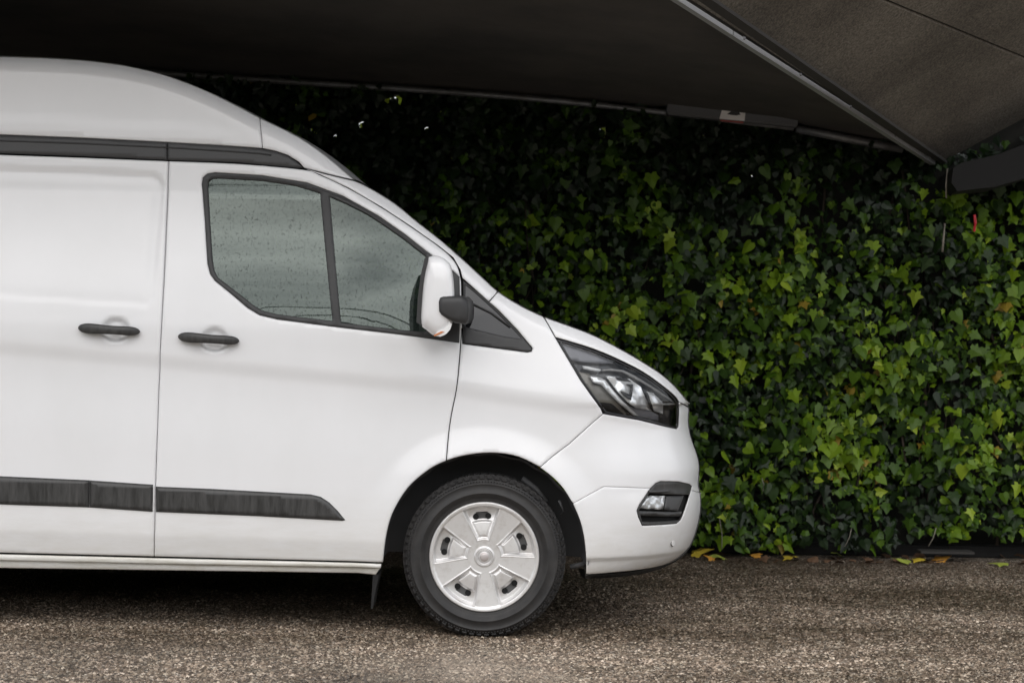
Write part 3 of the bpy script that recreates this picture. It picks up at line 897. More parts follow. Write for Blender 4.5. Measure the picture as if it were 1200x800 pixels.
for k in range(5):
    z = 0.62 + k * 0.055
    xx = float(np.interp(z, NZ, NX))
    bm = bmesh.new(); bm_box(bm, (xx - 0.012, 1.0, z), (0.03, 0.6, 0.02), bevel=.004)
    from_bm('grille_slat', bm, CHROME_D, bumper)
strip('bumper_face', NOSES[21:], PAINT, bumper)
# rear end
bm = bmesh.new()
bm_box(bm, (rx + 0.02, 1.0, 1.32), (0.05, 1.86, 2.05), bevel=.02)
from_bm('rear_doors', bm, PAINT, van)
# far side of the body, mirrored
def far(P): return surf(P)
ob = panel('far_side', [(TX[i], TZ[i]) for i in range(0, len(TX), 3)] + [(p.x, p.z) for p in NOSES[2::4]] + lo_[-(20 + 28 + 7):], PAINT, van, step=0.08, gap=0.0, edge=0, lip=0, off=0.0)
for v in ob.data.vertices: v.co.y = 2 - v.co.y
ob.data.flip_normals()
# underbody
bm = bmesh.new()
bm_box(bm, ((WCX - .45 + RWX + .45) / 2, 1.0, 0.37), (2.0, 1.86, 0.22))
bm_box(bm, ((WCX - .45 + RWX + .45) / 2, 1.0, 0.255), (1.9, 1.3, 0.08))
bm_box(bm, (WCX, 1.0, 0.42), (0.5, 1.2, 0.20))
bm_box(bm, (RWX, 1.0, 0.42), (0.5, 1.2, 0.20))
bm_box(bm, (WCX + .58, 1.0, 0.40), (0.24, 1.0, 0.2))
bm_box(bm, (RWX - .65, 1.0, 0.42), (0.5, 1.7, 0.20))
from_bm('underbody', bm, UNDER, van)
bm = bmesh.new()
bm_tube(bm, [(WCX, .2, WCZ), (WCX, 1.8, WCZ)], 0.04, 10)
bm_tube(bm, [(RWX, .2, WCZ), (RWX, 1.8, WCZ)], 0.05, 10)
from_bm('axle', bm, STEEL, van, True)
# wheel arch liners
for cx, nm in ((WCX, 'arch_liner'), (RWX, 'arch_liner')):
    vs = []; fs = []
    n = 40
    for i in range(n + 1):
        a = -0.05 + (math.pi + 0.08) * i / n
        rr_ = 0.418 + 0.004 * math.sin(a * 22)
        for y, k in ((0.022, 1.045), (0.05, 1.03), (0.12, 1.01), (0.30, .99), (0.32, 0.3)):
            vs.append((cx + rr_ * k * math.cos(a), y, WCZ + rr_ * k * math.sin(a)))
    for i in range(n):
        for k in range(4):
            a = i * 5 + k; fs.append((a, a + 1, a + 6, a + 5))
    pydata(nm, vs, fs, LINER, van, True)
bm = bmesh.new()
cpt = at(664, 597, 0.08)
bm_tube(bm, [at(655, 586, .10), at(661, 598, .10), at(657, 604, .10)], 0.006, 6)
from_bm('liner_clip', bm, LINER, van, True)
bm = bmesh.new(); bm_tube(bm, [at(612, 560, .14), at(628, 572, .14), at(640, 588, .14)], 0.012, 6); from_bm('brake_hose', bm, LINER, van, True)
bm = bmesh.new(); bm_tube(bm, [at(668, 664, .14), at(686, 660, .14)], 0.012, 6); from_bm('liner_clip', bm, LINER, van, True)
# mud flap
fp = [at(437, 673, 0.03), at(444, 673, 0.03), at(440, 692, 0.03), at(436.5, 713, 0.03), at(434.5, 713, 0.03)]
vs = [tuple(p) for p in fp] + [(p.x, p.y + 0.20, p.z) for p in fp]
pydata('mud_flap', vs, [(0, 1, 2, 3, 4), (9, 8, 7, 6, 5)] + [(i, i + 5, (i + 1) % 5 + 5, (i + 1) % 5) for i in range(5)], UNDER, van)

# cab interior
bm = bmesh.new(); bm_box(bm, (-0.75, 1.0, 0.80), (1.2, 1.3, 0.06)); from_bm('cab_floor', bm, DASHM, van)
bm = bmesh.new(); bm_box(bm, (-1.38, 1.0, 1.2), (0.04, 1.4, 1.1)); from_bm('bulkhead', bm, DASHM, van)
bm = bmesh.new()
bm_box(bm, (-0.05, 1.0, 1.10), (0.45, 1.6, 0.34), bevel=.06)
from_bm('dashboard', bm, DASHM, van, True)
for y in (0.5, 1.45):
    st = empty('seat', (-0.95, y, 0.66), parent=van)
    bm = bmesh.new(); bm_box(bm, (-0.86, y, 0.98), (0.5, 0.5, 0.14), bevel=.05); from_bm('seat_cushion', bm, SEATM, st, True)
    bm = bmesh.new(); bm_box(bm, (-1.15, y, 1.29), (0.13, 0.48, 0.6), Matrix.Rotation(-0.18, 3, 'Y'), bevel=.05); from_bm('backrest', bm, SEATM, st, True)
    bm = bmesh.new(); bm_box(bm, (-1.22, y, 1.69), (0.09, 0.26, 0.16), Matrix.Rotation(-0.18, 3, 'Y'), bevel=.04); from_bm('headrest', bm, SEATM, st, True)
bm = bmesh.new()
ringp = []
for a in np.linspace(0, 2 * math.pi, 25):
    v = Vector((0, 0.19 * math.cos(a), 0.19 * math.sin(a))); v.rotate(Matrix.Rotation(-0.5, 3, 'Y')); ringp.append(v + Vector((-0.42, 0.5, 1.27)))
bm_tube(bm, ringp, 0.015, 8, False)
from_bm('steering_wheel', bm, DASHM, van, True)

# wheels -----------------------------------------------------------------------
def lathe(name, prof, m, parent, seg=96, smooth=True, warp=None):
    vs = []; fs = []
    n = len(prof)
    for i in range(seg):
        a = 2 * math.pi * i / seg
        for (r_, y) in prof:
            vs.append((r_ * math.cos(a), y, r_ * math.sin(a)))
    for i in range(seg):
        j = (i + 1) % seg
        for k in range(n - 1):
            fs.append((i * n + k, i * n + k + 1, j * n + k + 1, j * n + k))
    me = bpy.data.meshes.new(name); me.from_pydata(vs, [], fs); me.update()
    ob = bpy.data.objects.new(name, me); col.objects.link(ob); me.materials.append(m)
    if smooth: me.shade_smooth()
    if parent: ob.parent = parent
    return ob

def raw(name, bm, m, parent, smooth=False):
    me = bpy.data.meshes.new(name); bm.normal_update(); bm.to_mesh(me); bm.free()
    ob = bpy.data.objects.new(name, me); col.objects.link(ob); me.materials.append(m)
    if smooth: me.shade_smooth()
    ob.parent = parent
    return ob

TR = 0.338
wheel = empty('wheel', (WCX, 0.004, TR - .004), parent=van)
prof = [(0.222, 0.030), (0.226, 0.012), (0.232, 0.006), (0.238, 0.0035), (0.246, 0.004), (0.2475, 0.0015), (0.262, -0.004), (0.2635, -0.0065), (0.268, -0.0068), (0.2695, -0.0045), (0.285, -0.004), (0.300, 0.001),
        (0.3015, -0.001), (0.305, -0.0005), (0.3065, 0.003), (0.315, 0.009), (0.323, 0.018), (0.3285, 0.030), (0.3310, 0.045), (0.332, 0.07), (0.332, 0.15), (0.3285, 0.19), (0.31, 0.208), (0.27, 0.215), (0.23, 0.20)]
tyre = lathe('tyre', prof, TYRE, wheel, 120)
# tread blocks round the shoulder, joined to the tyre
bm = bmesh.new(); bm.from_mesh(tyre.data)
nb = 66
for i in range(nb):
    a = 2 * math.pi * (i + 0.5 * 0) / nb
    for (r_, y, sr, sy, sa, tw) in ((0.3245, 0.026, 0.018, 0.026, 0.019, .12), (0.334, 0.060, 0.011, 0.034, 0.020, -.2), (0.334, 0.105, 0.011, 0.036, 0.021, .2), (0.334, 0.150, 0.011, 0.036, 0.020, -.2), (0.325, 0.188, 0.018, 0.026, 0.019, .1)):
        aa = a + (0.5 * 2 * math.pi / nb if y in (0.060, 0.150) else 0)
        M = Matrix.Rotation(-aa, 4, 'Y') @ Matrix.Translation((r_, y, 0)) @ Matrix.Rotation(tw, 4, 'X')
        if y < 0.03: M = M @ Matrix.Rotation(-0.55, 4, 'Z')
        if y > 0.18: M = M @ Matrix.Rotation(0.55, 4, 'Z')
        r0 = bmesh.ops.create_cube(bm, size=1)
        bmesh.ops.transform(bm, matrix=M @ Matrix.Diagonal((sr, sy, sa, 1)), verts=r0['verts'])
# short radial ribs on the sidewall and raised blank lettering bars' outline ring
for i in range(160):
    a = 2 * math.pi * i / 160
    M = Matrix.Rotation(-a, 4, 'Y') @ Matrix.Translation((0.3125, 0.0055, 0)) @ Matrix.Rotation(-0.9, 4, 'Z')
    r0 = bmesh.ops.create_cube(bm, size=1)
    bmesh.ops.transform(bm, matrix=M @ Matrix.Diagonal((0.010, 0.003, 0.004, 1)), verts=r0['verts'])
bm.to_mesh(tyre.data); bm.free()
me = tyre.data
me.materials.clear(); me.materials.append(TYRE)
for p in me.polygons: p.use_smooth = len(me.polygons) and p.index < 120 * (len(prof) - 1)

# hubcap: five broad spokes, five sunk pockets with a hole at the outer end
HR = 0.231
pock0 = R(94.5)
def hub_y(r_, a):
    t = r_ / HR
    y = 0.004 + 0.012 * (1 - t ** 2)                       # shallow dish, centre set back
    y += -0.004 * float(sstep(0.90, 0.94, t)) + 0.012 * float(sstep(0.975, 1.0, t))
    # pockets
    k = (a - pock0) / (2 * math.pi / 5); k -= round(k)
    da = abs(k) * 2 * math.pi / 5
    side = (k * 2 * math.pi / 5) * t * HR                   # lateral metres
    half = 0.026 + (0.080 - 0.026) * max(0, (t - 0.33)) / (0.91 - 0.33)
    inside = min(half - abs(side), (t - 0.31) * HR, (0.915 - t) * HR)
    sk = float(sstep(-0.001, 0.010, inside))
    depth = 0.008 + 0.026 * float(sstep(0.35, 0.80, t))
    y += sk * depth
    # raised tongue within each pocket, rising out of the inner end
    th = 0.021 + 0.034 * max(0, (t - 0.40)) / 0.35
    ti = min(th - abs(side), (t - 0.36) * HR, (0.66 - t) * HR)
    y += -float(sstep(0.0, 0.008, ti)) * (depth * 0.60)
    # raised lip of pockets
    lipd = abs(inside - 0.0)
    y += -0.0022 * max(0, 1 - lipd / 0.004)
    # hub
    y += -0.006 * float(sstep(0.185, 0.165, t)) if t < .2 else 0
    y += 0.007 * float(sstep(0.150, 0.135, t)) if t < .2 else 0
    y += -0.0075 * float(sstep(0.115, 0.09, t)) if t < .2 else 0
    hole = (0.675 < t < 0.805) and abs(side) < 0.031 and not (abs(side) > 0.026 and (t < 0.69 or t > 0.79))
    return y, hole
NA, NR = 420, 112
vs = [(0, hub_y(0, 0)[0], 0)]; fs = []; hl_ = {}
rs_ = [HR * (j / NR) for j in range(1, NR + 1)]
for j, r_ in enumerate(rs_):
    for i in range(NA):
        a = 2 * math.pi * i / NA
        y, ho = hub_y(r_, a)
        hl_[1 + j * NA + i] = ho
        vs.append((r_ * math.cos(a), y, r_ * math.sin(a)))
for i in range(NA):
    fs.append((0, 1 + i, 1 + (i + 1) % NA))
for j in range(NR - 1):
    for i in range(NA):
        q4 = (1 + j * NA + i, 1 + (j + 1) * NA + i, 1 + (j + 1) * NA + (i + 1) % NA, 1 + j * NA + (i + 1) % NA)
        if not all(hl_[v] for v in q4): fs.append(q4)
# turned outer edge and hole walls
base = len(vs)
for i in range(NA):
    a = 2 * math.pi * i / NA; vs.append((HR * math.cos(a), 0.03, HR * math.sin(a)))
for i in range(NA):
    fs.append((1 + (NR - 1) * NA + i, base + i, base + (i + 1) % NA, 1 + (NR - 1) * NA + (i + 1) % NA))
me = bpy.data.meshes.new('hubcap'); me.from_pydata(vs, [], fs); me.update(); me.materials.append(SILVER); me.shade_smooth()
# hole walls
bm = bmesh.new(); bm.from_mesh(me)
bed = [e for e in bm.edges if e.is_boundary and (e.verts[0].co.x ** 2 + e.verts[0].co.z ** 2) ** .5 < 0.2]
r0 = bmesh.ops.extrude_edge_only(bm, edges=bed)
for v in [g for g in r0['geom'] if isinstance(g, bmesh.types.BMVert)]: v.co.y += 0.012
bm.to_mesh(me); bm.free()
hub = bpy.data.objects.new('hubcap', me); col.objects.link(hub); hub.parent = wheel
# steel wheel disc behind with dark vent holes and nuts
lathe('steel_rim', [(0.0, 0.052), (0.10, 0.052), (0.13, 0.046), (0.19, 0.052), (0.215, 0.04), (0.226, 0.02)], STEEL, wheel, 64)
for i in range(5):
    for dd in (-0.16, 0.15):
        a = pock0 + i * 2 * math.pi / 5 + dd
        bm = bmesh.new()
        M = Matrix.Rotation(-a, 4, 'Y') @ Matrix.Translation((0.168, 0.043, 0)) @ Matrix.Rotation(R(90), 4, 'X')
        bmesh.ops.create_cone(bm, cap_ends=True, segments=14, radius1=0.0125, radius2=0.0125, depth=0.012, matrix=M)
        raw('vent_hole', bm, BLK, wheel)
bm = bmesh.new()
bmesh.ops.create_uvsphere(bm, u_segments=28, v_segments=12, radius=1)
bmesh.ops.transform(bm, matrix=Matrix.Translation((0, 0.009, 0)) @ Matrix.Diagonal((0.019, 0.007, 0.019, 1)), verts=bm.verts)
raw('hub_badge', bm, mat('badge_silver', (0.50, 0.46, 0.45), 0.35, 0.3), wheel, True)
bm = bmesh.new()
rg = [Vector((0.0315 * math.cos(a), 0.0075, 0.0315 * math.sin(a))) for a in np.linspace(0, 2 * math.pi, 33)]
bm_tube(bm, rg, 0.0016, 6, False)
raw('hub_ring', bm, SILVER, wheel, True)
def copy_wheel(x, y, flip):
    c_ = wheel.copy(); col.objects.link(c_); c_.location = Vector((x, y, wheel.matrix_world.translation.z or TR)) - Vector((WCX - 1.4, 1.0, 0)); c_.location.z = wheel.location.z
    if flip: c_.rotation_euler.z = math.pi
    for ch in list(wheel.children):
        d_ = ch.copy(); col.objects.link(d_); d_.parent = c_
copy_wheel(RWX, 0.004, False); copy_wheel(WCX, 1.996, True); copy_wheel(RWX, 1.996, True)

# ------------------------------------------------------------------ GROUND
GR = mat('coarse_asphalt', (0.1, 0.1, 0.1), 0.7)
N, K, B = nodes(GR)
tcg = N.new('ShaderNodeTexCoord')
v1 = N.new('ShaderNodeTexVoronoi'); v1.inputs['Scale'].default_value = 105; K(tcg.outputs['Object'], v1.inputs['Vector'])
v2 = N.new('ShaderNodeTexVoronoi'); v2.inputs['Scale'].default_value = 46; K(tcg.outputs['Object'], v2.inputs['Vector'])
sepc = N.new('ShaderNodeSeparateColor'); K(v1.outputs['Color'], sepc.inputs[0])
cA = ramp(N, K, sepc.outputs[0], [(0.0, (0.030, 0.023, 0.018)), (0.35, (0.10, 0.078, 0.060)), (0.68, (0.26, 0.215, 0.175)), (1.0, (0.70, 0.64, 0.56))])
sep2 = N.new('ShaderNodeSeparateColor'); K(v2.outputs['Color'], sep2.inputs[0])
cB = ramp(N, K, sep2.outputs[0], [(0.0, (0.55,)), (0.6, (0.95,)), (1.0, (1.45,))])
big = noise_node(N, K, 0.9, 5, 0.6, mapping=(0.6, 1.2, 1))
cC = ramp(N, K, big.outputs['Fac'], [(0.36, (0.50, 0.47, 0.43)), (0.60, (1.20, 1.16, 1.12))])
mid = noise_node(N, K, 7, 5, 0.65)
cD = ramp(N, K, mid.outputs['Fac'], [(0.3, (0.72, 0.74, 0.70)), (0.7, (1.12, 1.1, 1.1))])
def mulc(a, b):
    m_ = N.new('ShaderNodeMixRGB'); m_.blend_type = 'MULTIPLY'; m_.inputs['Fac'].default_value = 1
    K(a, m_.inputs['Color1']); K(b, m_.inputs['Color2']); return m_.outputs['Color']
cc = mulc(mulc(mulc(cA.outputs['Color'], cB.outputs['Color']), cC.outputs['Color']), cD.outputs['Color'])
K(cc, B.inputs['Base Color'])
rg_ = ramp(N, K, big.outputs['Fac'], [(0.35, (0.42,)), (0.6, (0.72,))]); K(rg_.outputs['Color'], B.inputs['Roughness'])
ad = N.new('ShaderNodeMath'); ad.operation = 'ADD'; K(v1.outputs['Distance'], ad.inputs[0]); K(mid.outputs['Fac'], ad.inputs[1])
bn = bump(N, K, B, v1.outputs['Distance'], 0.9, 0.006); bn.invert = True
G = 80
g = pydata('asphalt_ground', [(-G, -G, 0), (G, -G, 0), (G, G, 0), (-G, G, 0)], [(0, 1, 2, 3)], GR)
struct(g)

# exposed aggregate of the worn surface, real stones set in the part the camera sees
PEB = mat('aggregate', (0.2, 0.2, 0.2), 0.5)
N, K, B = nodes(PEB)
pa_ = N.new('ShaderNodeAttribute'); pa_.attribute_name = 'tone'
cA = ramp(N, K, pa_.outputs['Fac'], [(0.0, (0.034, 0.026, 0.020)), (0.33, (0.10, 0.080, 0.063)), (0.66, (0.29, 0.245, 0.205)), (1.0, (0.72, 0.67, 0.61))])
big = noise_node(N, K, 0.9, 5, 0.6, mapping=(0.6, 1.2, 1))
cC = ramp(N, K, big.outputs['Fac'], [(0.36, (0.50, 0.47, 0.43)), (0.60, (1.20, 1.16, 1.12))])
mid = noise_node(N, K, 7, 5, 0.65)
cD = ramp(N, K, mid.outputs['Fac'], [(0.3, (0.72, 0.74, 0.70)), (0.7, (1.12, 1.1, 1.1))])
base_c = mulc(mulc(cA.outputs['Color'], cC.outputs['Color']), cD.outputs['Color'])
# a pale patch beside the front wheel
tg = N.new('ShaderNodeTexCoord'); wn = noise_node(N, K, 3.5, 5, 0.6)
ds = N.new('ShaderNodeVectorMath'); ds.operation = 'DISTANCE'
sc_ = N.new('ShaderNodeMapping'); sc_.inputs['Scale'].default_value = (1.0, 0.8, 0); sc_.inputs['Location'].default_value = (0.12, 0.62, 0)
K(tg.outputs['Object'], sc_.inputs['Vector']); K(sc_.outputs['Vector'], ds.inputs[0]); ds.inputs[1].default_value = (0, 0, 0)
sm_ = N.new('ShaderNodeMath'); sm_.operation = 'ADD'; K(ds.outputs['Value'], sm_.inputs[0]); K(wn.outputs['Fac'], sm_.inputs[1])
pr_ = ramp(N, K, sm_.outputs[0], [(0.55, (1.0,)), (0.98, (0.0,))])
pm = N.new('ShaderNodeMixRGB'); K(pr_.outputs['Color'], pm.inputs['Fac']); K(base_c, pm.inputs['Color1'])
pa2 = N.new('ShaderNodeMixRGB'); pa2.inputs['Fac'].default_value = 0.28; pa2.inputs['Color2'].default_value = (0.56, 0.50, 0.44, 1); K(base_c, pa2.inputs['Color1'])
K(pa2.outputs['Color'], pm.inputs['Color2'])
# dark earth washed against the foot of the wall
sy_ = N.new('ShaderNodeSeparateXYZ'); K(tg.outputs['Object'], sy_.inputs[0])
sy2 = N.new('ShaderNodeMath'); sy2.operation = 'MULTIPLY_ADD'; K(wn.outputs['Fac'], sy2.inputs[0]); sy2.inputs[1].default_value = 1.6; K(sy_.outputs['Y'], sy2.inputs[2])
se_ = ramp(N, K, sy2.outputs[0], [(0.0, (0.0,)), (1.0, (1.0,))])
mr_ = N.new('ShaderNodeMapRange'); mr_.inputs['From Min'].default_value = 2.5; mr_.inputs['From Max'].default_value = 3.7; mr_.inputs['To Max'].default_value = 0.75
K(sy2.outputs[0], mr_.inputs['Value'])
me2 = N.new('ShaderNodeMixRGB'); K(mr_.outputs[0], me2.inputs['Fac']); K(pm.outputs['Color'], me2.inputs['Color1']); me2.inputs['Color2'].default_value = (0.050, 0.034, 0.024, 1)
wm_ = N.new('ShaderNodeMixRGB'); wm_.blend_type = 'MULTIPLY'; wm_.inputs['Fac'].default_value = 1; K(me2.outputs['Color'], wm_.inputs['Color1']); wm_.inputs['Color2'].default_value = (1.06, 1.0, 0.93, 1)
K(wm_.outputs['Color'], B.inputs['Base Color'])
rgh = ramp(N, K, big.outputs['Fac'], [(0.35, (0.30,)), (0.6, (0.62,))]); K(rgh.outputs['Color'], B.inputs['Roughness'])
rp = np.random.RandomState(5)
NP = 150000
py_ = rp.uniform(-1.25, 2.95, NP); px_ = rp.uniform(-1, 1, NP) * (0.30 * (py_ + 8.0) + .1)
sz = rp.choice([0.0045, 0.006, 0.0075, 0.0095], NP) * rp.uniform(.8, 1.2, NP)
ang = rp.uniform(0, 6.28, NP)[:, None] + np.arange(5)[None] * 2 * np.pi / 5 + rp.uniform(-.4, .4, (NP, 5))
rad = sz[:, None] * rp.uniform(.75, 1.2, (NP, 5))
PV = np.zeros((NP, 6, 3), np.float32)
PV[:, :5, 0] = px_[:, None] + rad * np.cos(ang); PV[:, :5, 1] = py_[:, None] + rad * np.sin(ang); PV[:, :5, 2] = -0.0006
PV[:, 5, 0] = px_ + sz * rp.uniform(-.35, .35, NP); PV[:, 5, 1] = py_ + sz * rp.uniform(-.35, .35, NP); PV[:, 5, 2] = sz * rp.uniform(.35, .75, NP)
b_ = np.arange(NP)[:, None] * 6
k_ = np.arange(5)
PF_ = np.stack([b_ + k_, b_ + (k_ + 1) % 5, b_ + np.full(5, 5)[None]], -1).reshape(-1, 3).astype(np.int32)
me = bpy.data.meshes.new('gravel_grains')
me.vertices.add(NP * 6); me.vertices.foreach_set('co', PV.ravel())
nf = len(PF_)
me.loops.add(nf * 3); me.loops.foreach_set('vertex_index', PF_.ravel())
me.polygons.add(nf); me.polygons.foreach_set('loop_start', np.arange(nf, dtype=np.int32) * 3)
me.update(calc_edges=True)
tone = np.clip(rp.beta(1.6, 2.2, NP), 0, 1)
a_ = me.attributes.new('tone', 'FLOAT', 'FACE'); a_.data.foreach_set('value', np.repeat(tone, 5).astype(np.float32))
me.materials.append(PEB)
gr_o = bpy.data.objects.new('aggregate', me); col.objects.link(gr_o); gr_o.parent = g; gr_o['kind'] = 'stuff'

# added unseen wooded rise behind the camera, blocks low sky light from upper ivy
HILL = mat('added_rise', (0.03, 0.045, 0.02), 0.95)
N, K, B = nodes(HILL)
n1 = noise_node(N, K, 0.5, 8, 0.7); c1 = ramp(N, K, n1.outputs['Fac'], [(0.3, (0.015, 0.025, 0.012)), (0.7, (0.06, 0.075, 0.035))]); K(c1.outputs['Color'], B.inputs['Base Color'])
vs = []; fs = []
nx_, ny_ = 120, 14
for i in range(nx_ + 1):
    for j in range(ny_ + 1):
        x = -90 + 180 * i / nx_; t = j / ny_
        hh = 11.0 * math.sin(math.pi * min(t, .98)) ** .6 * (1 + .16 * noise.noise(Vector((x * .06, 2, 0))) + .10 * noise.noise(Vector((x * .3, t * 3, 7))) + .06 * noise.noise(Vector((x * .9, t * 8, 3))))
        vs.append((x, -48 - 30 * t, hh - .05))
for i in range(nx_):
    for j in range(ny_):
        a = i * (ny_ + 1) + j; fs.append((a, a + 1, a + ny_ + 2, a + ny_ + 1))
struct(pydata('added_hill', vs, fs, HILL))

# ------------------------------------------------------------------ CONCRETE DECK
CON = mat('soffit_concrete', (0.2, 0.18, 0.15), 0.9)
N, K, B = nodes(CON)
n1 = noise_node(N, K, 1.2, 8, 0.65, mapping=(1, 1.6, 1)); n2 = noise_node(N, K, 70, 5, 0.7)
c1 = ramp(N, K, n1.outputs['Fac'], [(0.28, (0.085, 0.072, 0.058)), (0.5, (0.15, 0.13, 0.106)), (0.72, (0.21, 0.185, 0.152))])
c2 = ramp(N, K, n2.outputs['Fac'], [(0.35, (0.50,)), (0.65, (1.30,))])
K(mulc(c1.outputs['Color'], c2.outputs['Color']) if False else c1.outputs['Color'], B.inputs['Base Color'])
m_ = N.new('ShaderNodeMixRGB'); m_.blend_type = 'MULTIPLY'; m_.inputs['Fac'].default_value = 1
K(c1.outputs['Color'], m_.inputs['Color1']); K(c2.outputs['Color'], m_.inputs['Color2']); K(m_.outputs['Color'], B.inputs['Base Color'])
bump(N, K, B, n2.outputs['Fac'], 0.9, 0.008)
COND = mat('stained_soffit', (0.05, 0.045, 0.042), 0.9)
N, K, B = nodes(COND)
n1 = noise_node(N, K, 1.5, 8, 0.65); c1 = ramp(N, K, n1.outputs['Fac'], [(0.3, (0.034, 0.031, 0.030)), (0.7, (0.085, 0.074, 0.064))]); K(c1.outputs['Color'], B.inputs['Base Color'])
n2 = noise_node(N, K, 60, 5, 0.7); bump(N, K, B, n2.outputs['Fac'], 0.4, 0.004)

YW = 3.02          # face line of the ivy wall at the top
YF = -1.1         # open edge of the deck, over the van
deck = empty('concrete_deck', (0, YW, 0), 'dark concrete underside of the low bridge deck roofing the parking bay', 'bridge')
wl_px = [(-1400, -30), (-700, 28), (0, 71), (200, 84), (330, 92.5), (517, 104.5), (649, 115), (780, 129), (930, 147), (1060, 171), (1100, 187)]
WLn = [at(p[0], p[1], YW) for p in wl_px]
P0 = at(1101, 191, YW); P1 = at(796, -8, 0.2)
dirn = (P1 - P0)
PF = P1 + dirn * ((YF - P1.y) / dirn.y)
front = []
for i, p in enumerate(WLn[:-1]):
    t = (p.x - WLn[0].x) / (P0.x - WLn[0].x)
    x = WLn[0].x + t * (PF.x - WLn[0].x)
    z = 3.16 * (1 - t) + PF.z * t
    front.append(Vector((x, YF, max(z, p.z + .25))))
wallp = WLn[:-1] + [P0]; front.append(PF)
def slab_solid(name, lo_a, lo_b, th, m, parent, nseg=6):
    """slab with ruled underside between two polylines and a given thickness"""
    n = len(lo_a); vs = []; fs = []
    for a, b in zip(lo_a, lo_b):
        for k in range(nseg + 1):
            vs.append(a.lerp(b, k / nseg))
    nb_ = len(vs)
    vs += [v + Vector((0, 0, th)) for v in vs]
    w_ = nseg + 1
    for i in range(n - 1):
        for k in range(nseg):
            a = i * w_ + k
            fs.append((a, a + w_, a + w_ + 1, a + 1)[::-1]); fs.append((nb_ + a, nb_ + a + w_, nb_ + a + w_ + 1, nb_ + a + 1))
    for i in range(n - 1):
        a = i * w_; fs.append((a, a + w_, nb_ + a + w_, nb_ + a)); a += nseg; fs.append((a + w_, a, nb_ + a, nb_ + a + w_))
    for k in range(nseg):
        fs.append((k + 1, k, nb_ + k, nb_ + k + 1)); a = (n - 1) * w_ + k; fs.append((a, a + 1, nb_ + a + 1, nb_ + a))
    return pydata(name, vs, fs, m, parent)
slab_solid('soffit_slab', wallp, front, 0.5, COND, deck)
# bit of slab running on behind the wall head
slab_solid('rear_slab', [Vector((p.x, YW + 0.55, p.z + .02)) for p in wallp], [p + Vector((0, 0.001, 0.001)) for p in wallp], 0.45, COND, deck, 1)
# inclined slab on the right: plane through the diagonal and the rising wall head
Q1 = at(1200, 138, YW)
nB = (P1 - P0).cross(Q1 - P0).normalized()
def on_B(px, py):
    d = ray(px, py); t = nB.dot(P0 - CAM) / nB.dot(d); return CAM + d * t
def B_at(x, y):
    return Vector((x, y, P0.z - (nB.x * (x - P0.x) + nB.y * (y - P0.y)) / nB.z))
J0 = on_B(1035, 0); J1 = on_B(1200, 68)
jd = (J1 - J0).normalized()
def J_at_y(y): return J0 + jd * ((y - J0.y) / jd.y)
Ja = J_at_y(YF + .3); Jb = J_at_y(YW)
jn = nB.cross(jd).normalized() * 0.009
if nB.z > 0: jn = jn
def tilted(name, loop, th):
    up = Vector((0, 0, th)); n = len(loop)
    vs = [*loop] + [v + up for v in loop]
    fs = [tuple(range(n))[::-1], tuple(range(n, 2 * n))] + [(i, (i + 1) % n, n + (i + 1) % n, n + i) for i in range(n)]
    o = pydata(name, vs, fs, CON, deck)
    bm = bmesh.new(); bm.from_mesh(o.data); bmesh.ops.recalc_face_normals(bm, faces=bm.faces); bm.to_mesh(o.data); bm.free()
    return o
PF2 = B_at(PF.x + 0.3 / dirn.y * dirn.x, YF + .3)
eps = Vector((0.006, 0, 0))
sgn = 1 if jn.x > 0 else -1
tilted('ramp_slab', [P0 + eps, Jb - jn * sgn, Ja - jn * sgn, PF2 + eps], 0.35)
tilted('ramp_slab', [Jb + jn * sgn, B_at(6.5, YW), B_at(6.5, YF + .3), Ja + jn * sgn], 0.35)
jm = pydata('joint_filler', [Ja - jn * 2 + Vector((0, 0, .012)), Jb - jn * 2 + Vector((0, 0, .012)), Jb + jn * 2 + Vector((0, 0, .012)), Ja + jn * 2 + Vector((0, 0, .012))], [(0, 1, 2, 3)], BLK, deck)

METAL = mat('grey_steel', (0.30, 0.30, 0.31), 0.45, 0.5)
N, K, B = nodes(METAL)
n1 = noise_node(N, K, 12, 7, 0.65); c1 = ramp(N, K, n1.outputs['Fac'], [(0.3, (0.12, 0.115, 0.11)), (0.7, (0.24, 0.24, 0.25))]); K(c1.outputs['Color'], B.inputs['Base Color'])
METAL2 = mat('dark_steel', (0.040, 0.037, 0.034), 0.8, 0.0)
# diagonal edge profile
ddn = (P1 - P0).normalized()
RAILP = mat('pale_rail', (0.42, 0.42, 0.43), 0.4, 0.4)
prof_o = empty('drip_profile', at(940, 90, 1.9), 'thin pale metal profile running diagonally along the concrete edge, top right', 'metal profile')
bm = bmesh.new()
a0 = at(1093, 188.5, YW - .10) ; a1 = at(793, -4, 0.17); a2 = a0 + (a1 - a0) * 1.25
off_ = Vector((0, 0, -0.012))
amid = a0.lerp(a1, 0.835)
bm_beam(bm, a0 + off_, amid + off_ + ddn * -.004, 0.03, 0.022); from_bm('rail', bm, RAILP, prof_o)
bm = bmesh.new(); bm_beam(bm, amid + off_ + ddn * 0.004, a2 + off_, 0.03, 0.022); from_bm('rail', bm, RAILP, prof_o)
bm = bmesh.new()
bb0 = at(1104, 190, YW - .05); bb1 = at(846, 12, 0.25)
for t_ in (0.03, .2, .4, .6, .8): 
    p = a0.lerp(a1, t_) + off_; bm_box(bm, p + Vector((0.005, 0, 0.008)), (0.03, 0.03, 0.014), bevel=.003)
from_bm('fixing_clip', bm, METAL, prof_o)
bm = bmesh.new(); bm_beam(bm, bb0, bb0 + (bb1 - bb0) * 1.35, 0.060, 0.016)
